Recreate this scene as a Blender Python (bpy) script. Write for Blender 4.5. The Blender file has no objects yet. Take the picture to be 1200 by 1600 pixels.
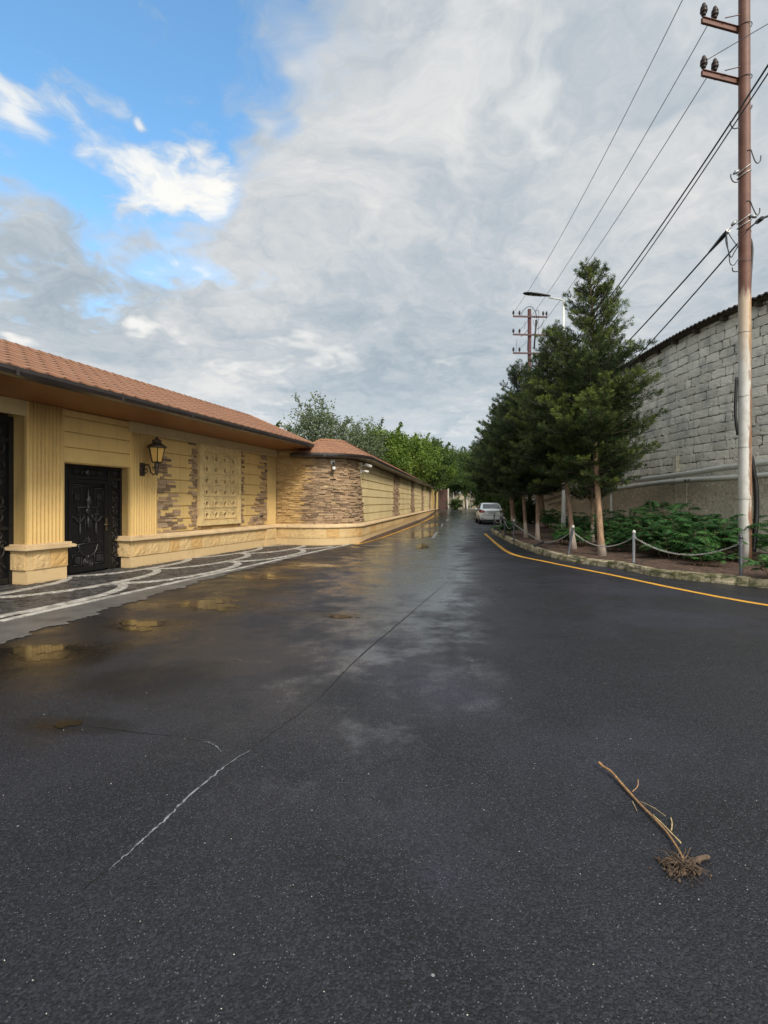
import bpy, math, random
import numpy as np
from mathutils import Vector, Matrix
R = math.radians
SC = bpy.context.scene
COL = SC.collection
random.seed(7)

# ------------------------------------------------------------------ camera
EYE = 1.5
cam_d = bpy.data.cameras.new('camera')
cam_d.sensor_fit = 'HORIZONTAL'; cam_d.sensor_width = 36.0
cam_d.lens = 24.0                       # 800 px focal length on a 1200 px wide picture
cam_d.shift_y = -15.0 / 1200.0
cam_d.clip_start = 0.05; cam_d.clip_end = 2000
cam = bpy.data.objects.new('camera', cam_d); COL.objects.link(cam)
cam.location = (0, 0, EYE); cam.rotation_euler = (R(90), 0, 0)
SC.camera = cam

# ------------------------------------------------------------------ light, sky, exposure
SC.view_settings.view_transform = 'Standard'; SC.view_settings.look = 'None'
SC.view_settings.exposure = 0.9; SC.view_settings.gamma = 1.0
SUN = Vector((0.34, -0.68, 0.62)).normalized()      # direction towards the sun, behind the camera
sun_d = bpy.data.lights.new('sun', 'SUN'); sun_d.energy = 1.85; sun_d.angle = R(16); sun_d.color = (1.0, 0.93, 0.82)
sun = bpy.data.objects.new('sun', sun_d); COL.objects.link(sun)
sun.rotation_euler = SUN.to_track_quat('Z', 'Y').to_euler()

class NT:
    """small helper for node trees"""
    def __init__(s, tree):
        s.t = tree; s.t.nodes.clear()
    def n(s, typ, ins=None, **props):
        nd = s.t.nodes.new(typ)
        for k, v in props.items(): setattr(nd, k, v)
        if ins:
            for k, v in ins.items(): s.put(nd.inputs[k], v)
        return nd
    def put(s, sock, v):
        if isinstance(v, bpy.types.NodeSocket): s.t.links.new(v, sock)
        elif isinstance(v, bpy.types.Node): s.t.links.new(v.outputs[0], sock)
        else:
            if hasattr(sock, 'default_value') and isinstance(v, (tuple, list)) and len(v) == 3 and sock.type == 'RGBA': v = (*v, 1)
            sock.default_value = v
    def math(s, op, a, b=0.0, c=0.0, clamp=False):
        return s.n('ShaderNodeMath', {0: a, 1: b, 2: c}, operation=op, use_clamp=clamp).outputs[0]
    def vm(s, op, a, b=(0, 0, 0), out=0):
        return s.n('ShaderNodeVectorMath', {0: a, 1: b}, operation=op).outputs[out]
    def mix(s, f, a, b, mode='MIX'):
        nd = s.t.nodes.new('ShaderNodeMix'); nd.data_type = 'RGBA'; nd.blend_type = mode
        s.put(nd.inputs[0], f); s.put(nd.inputs[6], a); s.put(nd.inputs[7], b)
        return nd.outputs[2]
    def noise(s, vec, scale, detail=3, rough=0.55, dist=0.0):
        return s.n('ShaderNodeTexNoise', {'Vector': vec, 'Scale': scale, 'Detail': detail, 'Roughness': rough, 'Distortion': dist}).outputs[0]
    def ss(s, v, a, b, lo=0.0, hi=1.0):
        return s.n('ShaderNodeMapRange', {0: v, 1: a, 2: b, 3: lo, 4: hi}, interpolation_type='SMOOTHSTEP').outputs[0]

world = bpy.data.worlds.new('World'); SC.world = world; world.use_nodes = True
w = NT(world.node_tree)
geo = w.n('ShaderNodeTexCoord').outputs['Generated']
D = w.vm('NORMALIZE', geo)
sky = w.n('ShaderNodeTexSky', sky_type='NISHITA', sun_disc=False, sun_elevation=math.asin(SUN.z),
          sun_rotation=math.atan2(SUN.x, SUN.y), air_density=1.0, dust_density=0.6, ozone_density=2.0)
sepD = w.n('ShaderNodeSeparateXYZ', {0: D})
dz = sepD.outputs[2]
# clouds live on a flat layer overhead: divide by height so that they crowd towards the horizon
den = w.math('ADD', w.math('MAXIMUM', dz, 0.0), 0.22)
pl = w.vm('SCALE', D); pl.node.inputs['Scale'].default_value = 1.0
w.put(pl.node.inputs['Scale'], w.math('DIVIDE', 1.0, den))
warp = w.n('ShaderNodeTexNoise', {'Vector': pl, 'Scale': 1.6, 'Detail': 4, 'Roughness': 0.6}).outputs['Color']
wv = w.vm('MULTIPLY', w.vm('SUBTRACT', warp, (0.5, 0.5, 0.5)), (0.7, 0.7, 0.7))
P = w.vm('ADD', pl, wv)
n1 = w.noise(P, 1.25, 8, 0.56)
n2 = w.noise(w.vm('ADD', P, (3.1, 7.7, 1.2)), 3.4, 8, 0.66)
n4 = w.noise(w.vm('ADD', P, (5.5, 1.7, 8.2)), 8.5, 8, 0.68)
n3 = w.noise(w.vm('ADD', P, (9.1, 2.7, 5.2)), 0.55, 3, 0.5)
def blob(px, py, rad, seedoff=0.0, soft=0.5, sx=1.0, amp=0.35):
    """soft patch of cloud round one compass direction"""
    c = Vector(((px - 600) / 800, 1.0, (785 - py) / 800)).normalized()
    dd = w.vm('SUBTRACT', w.vm('ADD', D, w.vm('SCALE', wv, (0, 0, 0))), tuple(c))
    dd = w.vm('MULTIPLY', dd, (1 / sx, 1.0, 1.0))
    ln = w.vm('LENGTH', dd, out=1)
    ln = w.math('ADD', ln, w.math('MULTIPLY', w.math('SUBTRACT', w.math('ADD', n1, w.math('MULTIPLY', n2, 0.7)), 0.85), -amp * rad * 4))
    return w.ss(ln, rad, rad * (1 - soft), 0.0, 1.0)
hole = blob(115, 40, 0.315, soft=0.30, sx=1.2, amp=0.28)
hole2 = blob(400, 105, 0.09, soft=0.5, amp=0.35)
holem = w.math('MAXIMUM', hole, hole2)
wisps = w.math('MULTIPLY', w.ss(n2, 0.50, 0.70), 0.75)
holem = w.math('MULTIPLY', holem, w.math('SUBTRACT', 1.0, wisps))
tex = w.math('ADD', w.math('ADD', w.math('MULTIPLY', n1, 0.50), w.math('MULTIPLY', n2, 0.36)), w.math('MULTIPLY', n4, 0.30)); tex = w.math('SUBTRACT', tex, 0.085)
cr = w.n('ShaderNodeValToRGB', {0: tex})
el = cr.color_ramp.elements
el[0].position = 0.38; el[0].color = (0.315, 0.385, 0.445, 1)
el[1].position = 0.68; el[1].color = (0.68, 0.675, 0.665, 1)
e = el.new(0.5); e.color = (0.445, 0.49, 0.53, 1)
cloud = cr.outputs[0]
hor = w.ss(dz, 0.02, 0.30, 1.0, 0.0)
cloud = w.mix(w.math('MULTIPLY', hor, 0.55), cloud, (0.60, 0.665, 0.715, 1))
glow = 0.0
hs = None
for a in ((315, 262, 0.125, 0.6, 1.4, 0.95), (190, 285, 0.075, 0.6, 1.4, 0.9), (345, 375, 0.035, 0.7, 1.3, 0.8), (190, 497, 0.065, 0.7, 1.9, 0.8),
          (720, 150, 0.12, 0.9, 0.8, 0.22), (545, 110, 0.06, 0.8, 0.7, 0.45), (905, 185, 0.07, 0.9, 1.0, 0.4), (450, 565, 0.05, 0.9, 2.6, 0.45),
          (700, 580, 0.05, 0.9, 2.4, 0.4), (315, 45, 0.035, 0.7, 0.8, 0.9), (270, 100, 0.032, 0.7, 0.7, 0.8), (205, 50, 0.05, 0.9, 0.8, 0.5), (440, 195, 0.04, 0.8, 1.2, 0.6)):
    b = w.math('MULTIPLY', blob(a[0], a[1], a[2], soft=a[3], sx=a[4], amp=0.5), a[5])
    hs = b if hs is None else w.math('MAXIMUM', hs, b)
holem = w.math('MULTIPLY', holem, w.math('SUBTRACT', 1.0, hs, clamp=True))
cloud = w.mix(hs, cloud, (0.86, 0.845, 0.80, 1))
# clouds are brighter round the sun, behind the camera
sd = w.vm('DOT_PRODUCT', D, tuple(SUN), out=1)
cloud = w.mix(1.0, cloud, w.n('ShaderNodeCombineXYZ', {0: w.ss(sd, 0.0, 1.0, 1.0, 3.2), 1: w.ss(sd, 0.0, 1.0, 1.0, 3.0), 2: w.ss(sd, 0.0, 1.0, 1.0, 2.7)}).outputs[0], 'MULTIPLY')
K = 0.64                                 # scene-wide level of the cloud light
bgc = w.n('ShaderNodeBackground', {0: cloud, 1: K})
skyt = w.mix(1.0, sky.outputs[0], (0.88, 1.20, 1.22, 1), 'MULTIPLY')
bgs = w.n('ShaderNodeBackground', {0: skyt, 1: 0.135})
mx = w.n('ShaderNodeMixShader', {0: holem, 1: bgc, 2: bgs})
w.n('ShaderNodeOutputWorld', {0: mx})

# ------------------------------------------------------------------ materials
def new_mat(name):
    m = bpy.data.materials.new(name); m.use_nodes = True
    return m, NT(m.node_tree)
def finish(t, col, rough=0.7, bump=None, bstr=0.3, bdist=0.02, metal=0.0, spec=0.5, coat=0.0, normal=None, **kw):
    ins = {'Base Color': col, 'Roughness': rough, 'Metallic': metal, 'Specular IOR Level': spec}
    if coat: ins['Coat Weight'] = coat; ins['Coat Roughness'] = 0.06
    for k, v in kw.items(): ins[k.replace('_', ' ')] = v
    b = t.n('ShaderNodeBsdfPrincipled', ins)
    if bump is not None:
        bm = t.n('ShaderNodeBump', {'Height': bump, 'Strength': bstr, 'Distance': bdist})
        t.put(b.inputs['Normal'], bm.outputs[0])
    t.n('ShaderNodeOutputMaterial', {0: b})
def wpos(t): return t.n('ShaderNodeNewGeometry').outputs['Position']
def tone(t): return t.n('ShaderNodeAttribute', attribute_name='tone').outputs['Fac']

def simple(name, c, rough=0.6, var=0.15, scale=6.0, bump=0.0, bscale=60, metal=0.0, spec=0.5, dirt=None, coat=0.0, tonevar=0.0, bdist=0.01):
    m, t = new_mat(name); p = wpos(t)
    n = t.noise(p, scale, 5, 0.6)
    k = t.ss(n, 0.3, 0.7, 1 - var, 1 + var)
    if tonevar:
        k = t.math('MULTIPLY', k, t.ss(tone(t), 0, 1, 1 - tonevar, 1 + tonevar))
    col = t.vm('SCALE', tuple(c)); t.put(col.node.inputs['Scale'], k)
    if dirt:
        dn = t.ss(t.noise(p, dirt[1], 6, 0.65), dirt[2], dirt[3])
        col = t.mix(dn, col, dirt[0])
    finish(t, col, rough, bump=(t.noise(p, bscale, 4) if bump else None), bstr=bump, bdist=bdist, metal=metal, spec=spec, coat=coat)
    return m

M = {}
# painted yellow render: faint streaks of rain dirt
m, t = new_mat('yellow_render'); p = wpos(t)
n = t.noise(p, 1.3, 5, 0.6); ns = t.noise(t.vm('MULTIPLY', p, (7, 7, 0.6)), 1.5, 5, 0.6)
c = t.mix(t.ss(n, 0.35, 0.7), (0.66, 0.450, 0.168), (0.59, 0.395, 0.152))
c = t.mix(t.math('MULTIPLY', t.ss(ns, 0.50, 0.75), 0.45), c, (0.40, 0.27, 0.12))
zz = t.n('ShaderNodeSeparateXYZ', {0: p}).outputs[2]
c = t.mix(t.math('MULTIPLY', t.ss(t.math('ADD', zz, t.math('MULTIPLY', n, 0.8)), 1.45, 1.05), 0.25), c, (0.38, 0.26, 0.13))
c = t.mix(t.math('MULTIPLY', t.ss(t.noise(p, 12, 6, 0.7), 0.60, 0.72), 0.25), c, (0.44, 0.32, 0.17))
finish(t, c, 0.75, bump=t.noise(p, 90, 4), bstr=0.25, bdist=0.004); M['yellow'] = m
M['yellow_far'] = simple('pale_yellow_render', (0.64, 0.50, 0.255), 0.8, 0.1, 0.8, 0.25, 90, dirt=((0.42, 0.34, 0.2), 1.2, 0.6, 0.85))
M['frieze'] = simple('frieze_render', (0.52, 0.40, 0.21), 0.8, 0.08, 2, 0.2, 90)
# stacked stones: brown or golden by the tone of each stone (0..1 brown, 1..2 golden)
m, t = new_mat('ledge_stone'); p = wpos(t); tn = tone(t)
cr = t.n('ShaderNodeValToRGB', {0: t.math('MULTIPLY', tn, 0.5)}); el = cr.color_ramp.elements
cr.color_ramp.interpolation = 'LINEAR'
for pos, cc in ((0.0, (0.16, 0.105, 0.065, 1)), (0.2, (0.31, 0.20, 0.115, 1)), (0.36, (0.43, 0.285, 0.165, 1)), (0.49, (0.35, 0.25, 0.165, 1)),
                (0.51, (0.42, 0.26, 0.105, 1)), (0.75, (0.52, 0.33, 0.13, 1)), (1.0, (0.60, 0.40, 0.18, 1))):
    e = el.new(pos); e.color = cc
el[len(el) - 1].color = (0.60, 0.40, 0.18, 1); el[len(el) - 2].color = (0.60, 0.40, 0.18, 1)
nn = t.noise(p, 22, 6, 0.7)
c = t.mix(t.ss(nn, 0.35, 0.75), cr.outputs[0], (0.23, 0.155, 0.095), 'MIX'); c.node.inputs[0].default_value = 0.3
c = t.mix(t.math('MULTIPLY', t.ss(nn, 0.5, 0.8), 0.45), cr.outputs[0], (0.17, 0.115, 0.075))
finish(t, c, 0.85, bump=t.noise(p, 45, 6, 0.7), bstr=0.9, bdist=0.02); M['ledge'] = m
# sandstone of the plinths
def sandstone(name, a, b, bumpy, bs, bd):
    m, t = new_mat(name); p = wpos(t)
    n = t.noise(p, 7, 6, 0.65); k = t.ss(tone(t), 0, 1)
    c = t.mix(k, a, b)
    c = t.mix(t.math('MULTIPLY', t.ss(n, 0.5, 0.75), 0.45), c, (0.33, 0.20, 0.09))
    sep = t.n('ShaderNodeSeparateXYZ', {0: p})
    gr = t.math('MULTIPLY', t.ss(t.math('ADD', sep.outputs[2], t.math('MULTIPLY', n, 0.12)), 0.13, 0.02), 0.5)
    c = t.mix(gr, c, (0.19, 0.15, 0.10))
    finish(t, c, 0.8, bump=t.noise(p, bumpy, 6, 0.65), bstr=bs, bdist=bd); return m
M['sand'] = sandstone('smooth_sandstone', (0.58, 0.42, 0.22), (0.52, 0.37, 0.19), 60, 0.2, 0.005)
M['sand_rough'] = sandstone('split_face_sandstone', (0.58, 0.41, 0.20), (0.52, 0.32, 0.12), 18, 0.9, 0.02)
M['cap'] = simple('cap_sandstone', (0.56, 0.41, 0.235), 0.75, 0.12, 3, 0.3, 50, dirt=((0.25, 0.18, 0.11), 4, 0.58, 0.8))
M['lattice'] = simple('lattice_concrete', (0.62, 0.45, 0.21), 0.85, 0.15, 5, 0.5, 70)
M['recess'] = simple('lattice_hole_shade', (0.20, 0.14, 0.08), 0.9, 0.1, 5)  # dark back plate stands for the shade seen in the lattice holes
M['iron'] = simple('black_iron', (0.012, 0.011, 0.011), 0.42, 0.3, 20, 0.2, 120, metal=0.3)
M['iron_relief'] = simple('worn_iron_relief', (0.045, 0.043, 0.042), 0.38, 0.35, 25, metal=0.55)
M['glassdark'] = simple('dark_sheet_metal', (0.006, 0.006, 0.007), 0.35, 0.3, 3)
M['brass'] = simple('aged_brass', (0.20, 0.15, 0.09), 0.4, 0.2, 30, metal=0.8)
M['gutter'] = simple('brown_gutter', (0.028, 0.022, 0.020), 0.35, 0.2, 3, coat=0.2)
# soffit: varnished boards running along the eave
m, t = new_mat('varnished_boards'); p = wpos(t)
ax = t.vm('DOT_PRODUCT', p, (0.95783, -0.28735, 0), out=1)
gr = t.math('PINGPONG', ax, 0.05)
n = t.noise(t.vm('MULTIPLY', p, (10, 1.2, 1)), 3, 5, 0.6)
c = t.mix(t.ss(n, 0.35, 0.7), (0.30, 0.115, 0.035), (0.22, 0.08, 0.025))
c = t.mix(t.ss(gr, 0.004, 0.0), c, (0.04, 0.015, 0.008))
finish(t, c, 0.4); M['soffit'] = m
# shingles
def shingle(name, a, b):
    m, t = new_mat(name); p = wpos(t); tn = tone(t)
    n = t.noise(p, 1.2, 5, 0.6); f = t.noise(p, 220, 2)
    c = t.mix(tn, a, b)
    c = t.mix(t.math('MULTIPLY', t.ss(n, 0.5, 0.75), 0.25), c, (0.22, 0.13, 0.10))
    c = t.mix(t.math('MULTIPLY', t.ss(f, 0.5, 0.7), 0.35), c, (0.28, 0.16, 0.10))
    finish(t, c, 0.9, bump=f, bstr=0.4, bdist=0.004); return m
M['shingle'] = shingle('terracotta_shingle', (0.178, 0.080, 0.042), (0.240, 0.114, 0.060))
M['shingle_far'] = M['shingle']

# asphalt: dry, damp and wet zones, stone flecks
PUD = [(-3.48, 5.17, .42, .30, .3), (-2.62, 7.5, .75, .42, .35), (-2.52, 10.35, .45, .5, .5), (-1.68, 12.2, .65, .55, .7), (1.78, 24.2, .75, 3.4, .9),
       (-.62, 6.75, .42, .16, .3), (-2.95, 6.25, .35, .32, .3), (-2.16, 3.46, .17, .09, .15), (2.9, 33, .7, 3.0, .8), (1.3, 17.5, .25, 1.2, .3)]
m, t = new_mat('asphalt'); p = wpos(t)
sep = t.n('ShaderNodeSeparateXYZ', {0: p}); px_, py_ = sep.outputs[0], sep.outputs[1]
nb = t.noise(p, 0.35, 4, 0.55); nm = t.noise(p, 1.7, 5, 0.6); nf = t.noise(p, 9, 4, 0.6)
wn = t.math('ADD', t.math('MULTIPLY', t.math('SUBTRACT', nm, 0.5), 1.3), t.math('MULTIPLY', t.math('SUBTRACT', nf, 0.5), 0.35))
def ell(cx, cy, rx, ry, soft, rot=0.0, nz=0.8):
    dx = t.math('SUBTRACT', px_, cx); dy = t.math('SUBTRACT', py_, cy)
    c_, s_ = math.cos(rot), math.sin(rot)
    ex = t.math('DIVIDE', t.math('ADD', t.math('MULTIPLY', dx, c_), t.math('MULTIPLY', dy, s_)), rx)
    ey = t.math('DIVIDE', t.math('SUBTRACT', t.math('MULTIPLY', dy, c_), t.math('MULTIPLY', dx, s_)), ry)
    r = t.math('SQRT', t.math('ADD', t.math('MULTIPLY', ex, ex), t.math('MULTIPLY', ey, ey)))
    r = t.math('ADD', r, t.math('MULTIPLY', wn, nz))
    return t.ss(r, 1 + soft, 1 - soft)
damp = ell(-2.9, 7.6, 1.1, 6.0, 0.35, -0.18)                        # drain side along the paving
damp = t.math('MAXIMUM', damp, t.math('MULTIPLY', ell(-1.6, 4.6, 1.3, 1.6, 0.5), 0.6))
wet = t.math('MULTIPLY', ell(0.75, 14.0, 1.45, 8.0, 0.35, -0.08, 1.5), 0.95)
wet = t.math('MAXIMUM', wet, ell(2.6, 27, 1.9, 14, 0.25, -0.155, 1.3))
wet = t.math('MAXIMUM', wet, ell(8.5, 60, 3.4, 22, 0.4, -0.16))
halo = None
for (cx, cy, rx, ry, _) in PUD:
    e_ = ell(cx, cy, rx * 1.35, ry * 1.35, 0.35, -0.16, 0.45)
    halo = e_ if halo is None else t.math('MAXIMUM', halo, e_)
fine = t.n('ShaderNodeTexVoronoi', {'Vector': p, 'Scale': 120.0}); fine2 = t.noise(p, 240, 3, 0.7)
gr = t.noise(p, 105, 4, 0.75)
c = t.mix(t.ss(gr, 0.36, 0.66), (0.005, 0.005, 0.0062), (0.0235, 0.0235, 0.029))
n09 = t.noise(p, 0.9, 6, 0.62)
big = t.math('MULTIPLY', t.ss(n09, 0.45, 0.56), 0.70)
c = t.mix(big, c, (0.0055, 0.0055, 0.0062))
c = t.mix(t.math('MULTIPLY', t.ss(nb, 0.48, 0.62), 0.65), c, (0.031, 0.032, 0.050))
cs = t.n('ShaderNodeSeparateXYZ', {0: fine.outputs['Color']})
c = t.mix(t.math('MULTIPLY', t.ss(cs.outputs[1], 0.35, 1.0), 0.75), c, (0.033, 0.033, 0.042))
c = t.mix(t.math('MULTIPLY', t.ss(cs.outputs[2], 0.60, 0.95), 0.7), c, (0.008, 0.008, 0.009))
rnd = cs.outputs[0]
fl = t.math('MULTIPLY', t.ss(rnd, 0.90, 0.97), t.ss(fine.outputs['Distance'], 0.42, 0.2))
c = t.mix(t.math('MULTIPLY', fl, 0.7), c, (0.17, 0.17, 0.18))
v2 = t.n('ShaderNodeTexVoronoi', {'Vector': p, 'Scale': 16.0}); v2s = t.n('ShaderNodeSeparateXYZ', {0: v2.outputs['Color']})
fl2 = t.math('MULTIPLY', t.ss(v2s.outputs[1], 0.955, 0.985), t.ss(t.math('ADD', v2.outputs['Distance'], t.math('MULTIPLY', nf, 0.12)), 0.155, 0.12))
c = t.mix(t.math('MULTIPLY', fl2, 0.8), c, (0.30, 0.295, 0.29))
c = t.mix(t.math('MULTIPLY', damp, 0.65), c, (0.021, 0.018, 0.016))
c = t.mix(t.math('MULTIPLY', halo, 0.6), c, (0.022, 0.017, 0.011))
stn = t.math('MAXIMUM', ell(-1.95, 4.35, .55, .38, .4, .3, 1.3), t.math('MAXIMUM', ell(-3.6, 4.9, 1.1, .5, .4, .1, 1.3), t.math('MAXIMUM', ell(-.35, 6.95, 1.2, .22, .4, .0, 1.1), ell(-2.1, 3.45, .4, .13, .4, -.1, 1.0))))
c = t.mix(t.math('MULTIPLY', stn, 0.75), c, (0.0065, 0.0052, 0.0038))
rg = t.math('ADD', 0.52, t.math('MULTIPLY', t.math('SUBTRACT', nm, 0.5), 0.35))
rg = t.math('SUBTRACT', rg, t.math('MULTIPLY', wet, 0.20))
rg = t.math('SUBTRACT', rg, t.math('MULTIPLY', t.ss(n09, 0.56, 0.45), 0.13))
rg = t.math('SUBTRACT', rg, t.math('MULTIPLY', damp, 0.12))
rg = t.math('SUBTRACT', rg, t.math('MULTIPLY', halo, 0.06))
rg = t.math('MAXIMUM', rg, 0.09)
hgt = t.math('ADD', t.math('MULTIPLY', gr, 0.6), t.math('MULTIPLY', t.math('SUBTRACT', 1.0, fine.outputs['Distance']), 0.6))
flat = t.math('SUBTRACT', 1.0, t.math('MAXIMUM', t.math('MULTIPLY', halo, 0.9), t.math('MAXIMUM', t.math('MULTIPLY', wet, 0.80), t.math('MULTIPLY', damp, 0.5))))
b = t.n('ShaderNodeBsdfPrincipled', {'Base Color': c, 'Roughness': rg, 'Coat Weight': t.math('MULTIPLY', wet, 0.75), 'Coat Roughness': 0.27, 'Specular IOR Level': t.math('ADD', 0.33, t.math('MULTIPLY', t.math('MAXIMUM', wet, t.math('MULTIPLY', halo, 0.4)), 0.55))})
bm = t.n('ShaderNodeBump', {'Height': hgt, 'Distance': 0.0050, 'Strength': t.math('MULTIPLY', flat, 0.8)})
t.put(b.inputs['Normal'], bm.outputs[0]); t.n('ShaderNodeOutputMaterial', {0: b}); M['asphalt'] = m

m, t = new_mat('puddle_water'); p = wpos(t)
al = t.math('SUBTRACT', 1.0, t.math('MULTIPLY', tone(t), 0.55)); al = t.math('ADD', al, t.math('MULTIPLY', t.math('SUBTRACT', t.noise(t.vm('MULTIPLY', p, (1, 1, 0)), 3.2, 6, 0.7), 0.5), 2.2)); al = t.ss(al, 0.62, 0.80)
finish(t, (0.020, 0.016, 0.011), 0.07, bump=t.noise(p, 7, 2), bstr=0.06, bdist=0.01, spec=0.38, Alpha=al); M['puddle'] = m
m, t = new_mat('yellow_road_paint'); p = wpos(t); n = t.noise(p, 14, 6, 0.75)
c = t.mix(t.ss(n, 0.5, 0.72), (0.60, 0.30, 0.03), (0.12, 0.09, 0.05)); finish(t, c, 0.55, bump=t.noise(p, 90, 3), bstr=0.3, bdist=0.004); M['ypaint'] = m
m, t = new_mat('worn_white_paint'); p = wpos(t); n = t.noise(p, 9, 6, 0.75)
c = t.mix(t.ss(n, 0.42, 0.6), (0.42, 0.42, 0.42), (0.07, 0.07, 0.07)); finish(t, c, 0.5); M['wpaint'] = m
M['concrete'] = simple('wet_grey_concrete', (0.095, 0.090, 0.086), 0.5, 0.2, 2.5, 0.5, 50, dirt=((0.05, 0.045, 0.04), 3, 0.55, 0.75))
M['kerb'] = simple('mossy_kerb_concrete', (0.37, 0.31, 0.205), 0.85, 0.3, 5, 0.8, 35, dirt=((0.10, 0.095, 0.04), 4, 0.42, 0.60), bdist=0.03, tonevar=0.2)
M['soil'] = simple('brown_soil', (0.085, 0.048, 0.032), 0.95, 0.35, 9, 1.0, 25, dirt=((0.03, 0.02, 0.014), 3, 0.5, 0.7), bdist=0.05)
M['grass'] = simple('garden_grass', (0.045, 0.07, 0.02), 0.95, 0.3, 1.5, 0.8, 20, bdist=0.05)
M['sett_dark'] = simple('dark_basalt_setts', (0.050, 0.047, 0.047), 0.42, 0.3, 9, 0.7, 60, tonevar=0.45, dirt=((0.02, 0.018, 0.017), 2, 0.5, 0.7))
M['sett_light'] = simple('pale_marble_setts', (0.36, 0.34, 0.31), 0.5, 0.15, 6, 0.5, 60, tonevar=0.25, dirt=((0.15, 0.13, 0.11), 5, 0.52, 0.75))
M['joint'] = simple('sett_joint_mortar', (0.075, 0.07, 0.066), 0.7, 0.2, 9, 0.6, 60)
# block wall on the right: whitewashed blocks, grey smears
m, t = new_mat('whitewashed_blocks'); p = wpos(t); tn = tone(t)
n = t.noise(p, 1.1, 6, 0.65); n_ = t.noise(p, 14, 6, 0.7); st = t.noise(t.vm('MULTIPLY', p, (3, 3, 0.5)), 1.2, 5, 0.65)
c = t.mix(tn, (0.64, 0.59, 0.495), (0.84, 0.785, 0.67))
c = t.mix(t.math('MULTIPLY', t.ss(n, 0.46, 0.68), 0.65), c, (0.31, 0.305, 0.295))
c = t.mix(t.math('MULTIPLY', t.ss(st, 0.55, 0.75), 0.4), c, (0.24, 0.22, 0.19))
c = t.mix(t.math('MULTIPLY', t.ss(n_, 0.58, 0.72), 0.6), c, (0.17, 0.155, 0.13))
finish(t, c, 0.9, bump=n_, bstr=0.9, bdist=0.03); M['block'] = m
M['mortar'] = simple('ragged_mortar', (0.30, 0.28, 0.24), 0.95, 0.35, 4, 1.0, 25, dirt=((0.08, 0.072, 0.06), 6, 0.45, 0.58), bdist=0.05)
m, t = new_mat('rough_cast_render'); p = wpos(t); n = t.noise(p, 11, 7, 0.75, 0.6); n_ = t.noise(p, 1.2, 4)
c = t.mix(t.ss(n, 0.35, 0.65), (0.42, 0.365, 0.275), (0.84, 0.76, 0.61)); c = t.mix(t.math('MULTIPLY', t.ss(n_, 0.45, 0.7), 0.5), c, (0.44, 0.39, 0.31))
finish(t, c, 0.95, bump=n, bstr=1.0, bdist=0.04); M['roughcast'] = m
M['asbestos'] = simple('weathered_roof_sheet', (0.055, 0.047, 0.043), 0.9, 0.35, 5, 0.5, 30)
M['pipe'] = simple('painted_gas_pipe', (0.50, 0.49, 0.44), 0.45, 0.1, 3, dirt=((0.26, 0.22, 0.16), 5, 0.6, 0.8))
# utility pole: whitewash below, rust-brown primer above, rust on the border
m, t = new_mat('rusty_pole_paint'); p = wpos(t); sep = t.n('ShaderNodeSeparateXYZ', {0: p}); z = sep.outputs[2]
n = t.noise(p, 3.5, 6, 0.7); n_ = t.noise(t.vm('MULTIPLY', p, (6, 6, 0.8)), 2.0, 6, 0.7)
up = t.ss(t.math('ADD', z, t.math('MULTIPLY', t.math('SUBTRACT', n_, 0.5), 0.9)), 5.9, 6.25)
side = t.math('SUBTRACT', t.math('MULTIPLY', t.math('SUBTRACT', sep.outputs[0], 8.05), 0.817), t.math('MULTIPLY', t.math('SUBTRACT', sep.outputs[1], 11.43), 0.576))
rx = t.math('ADD', t.math('MULTIPLY', side, 7.0), t.math('MULTIPLY', t.math('SUBTRACT', n_, 0.5), 2.2))
rust = t.ss(rx, 0.42, 0.75)
wh = t.mix(t.ss(n, 0.4, 0.7), (0.58, 0.56, 0.52), (0.46, 0.44, 0.39))
lo = t.mix(t.math('MULTIPLY', rust, 0.95), wh, (0.21, 0.10, 0.05))
mid = t.ss(t.math('ADD', z, t.math('MULTIPLY', n_, 0.8)), 4.6, 6.0)
lo = t.mix(t.math('MULTIPLY', mid, 0.6), lo, (0.48, 0.30, 0.15))
hi = t.mix(t.ss(n, 0.35, 0.7), (0.115, 0.042, 0.026), (0.16, 0.065, 0.04))
finish(t, t.mix(up, lo, hi), 0.6, bump=n, bstr=0.3, bdist=0.01); M['pole'] = m
M['redpole'] = simple('red_primer_steel', (0.062, 0.018, 0.018), 0.6, 0.2, 6)
M['insul'] = simple('brown_glazed_insulator', (0.022, 0.011, 0.009), 0.4, 0.2, 6, spec=0.3)
M['steel'] = simple('galvanised_steel', (0.30, 0.31, 0.32), 0.4, 0.15, 20, metal=0.7)
M['rustwire'] = simple('dull_wire', (0.05, 0.045, 0.042), 0.6, 0.2, 20)
M['cable'] = simple('black_cable', (0.012, 0.012, 0.016), 0.5, 0.1, 5)
M['thinwire'] = simple('bare_conductor', (0.10, 0.10, 0.11), 0.5, 0.1, 5)
M['bollard'] = simple('grey_bollard_paint', (0.12, 0.125, 0.13), 0.4, 0.2, 25, dirt=((0.08, 0.05, 0.035), 12, 0.6, 0.75))
M['bollard_dark'] = simple('dark_bollard_paint', (0.035, 0.037, 0.045), 0.45, 0.2, 25, dirt=((0.10, 0.08, 0.06), 12, 0.6, 0.75))
M['whitecap'] = simple('white_bollard_cap', (0.46, 0.45, 0.42), 0.5, 0.1, 25)
M['chain'] = simple('zinc_chain', (0.42, 0.41, 0.38), 0.45, 0.3, 30, metal=0.6, dirt=((0.12, 0.07, 0.04), 10, 0.55, 0.7))
M['lampwhite'] = simple('white_lamp_post', (0.55, 0.55, 0.52), 0.6, 0.1, 3, dirt=((0.25, 0.23, 0.2), 4, 0.6, 0.8))
M['lamphead'] = simple('dark_lamp_head', (0.03, 0.027, 0.03), 0.35, 0.2, 10)
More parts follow.
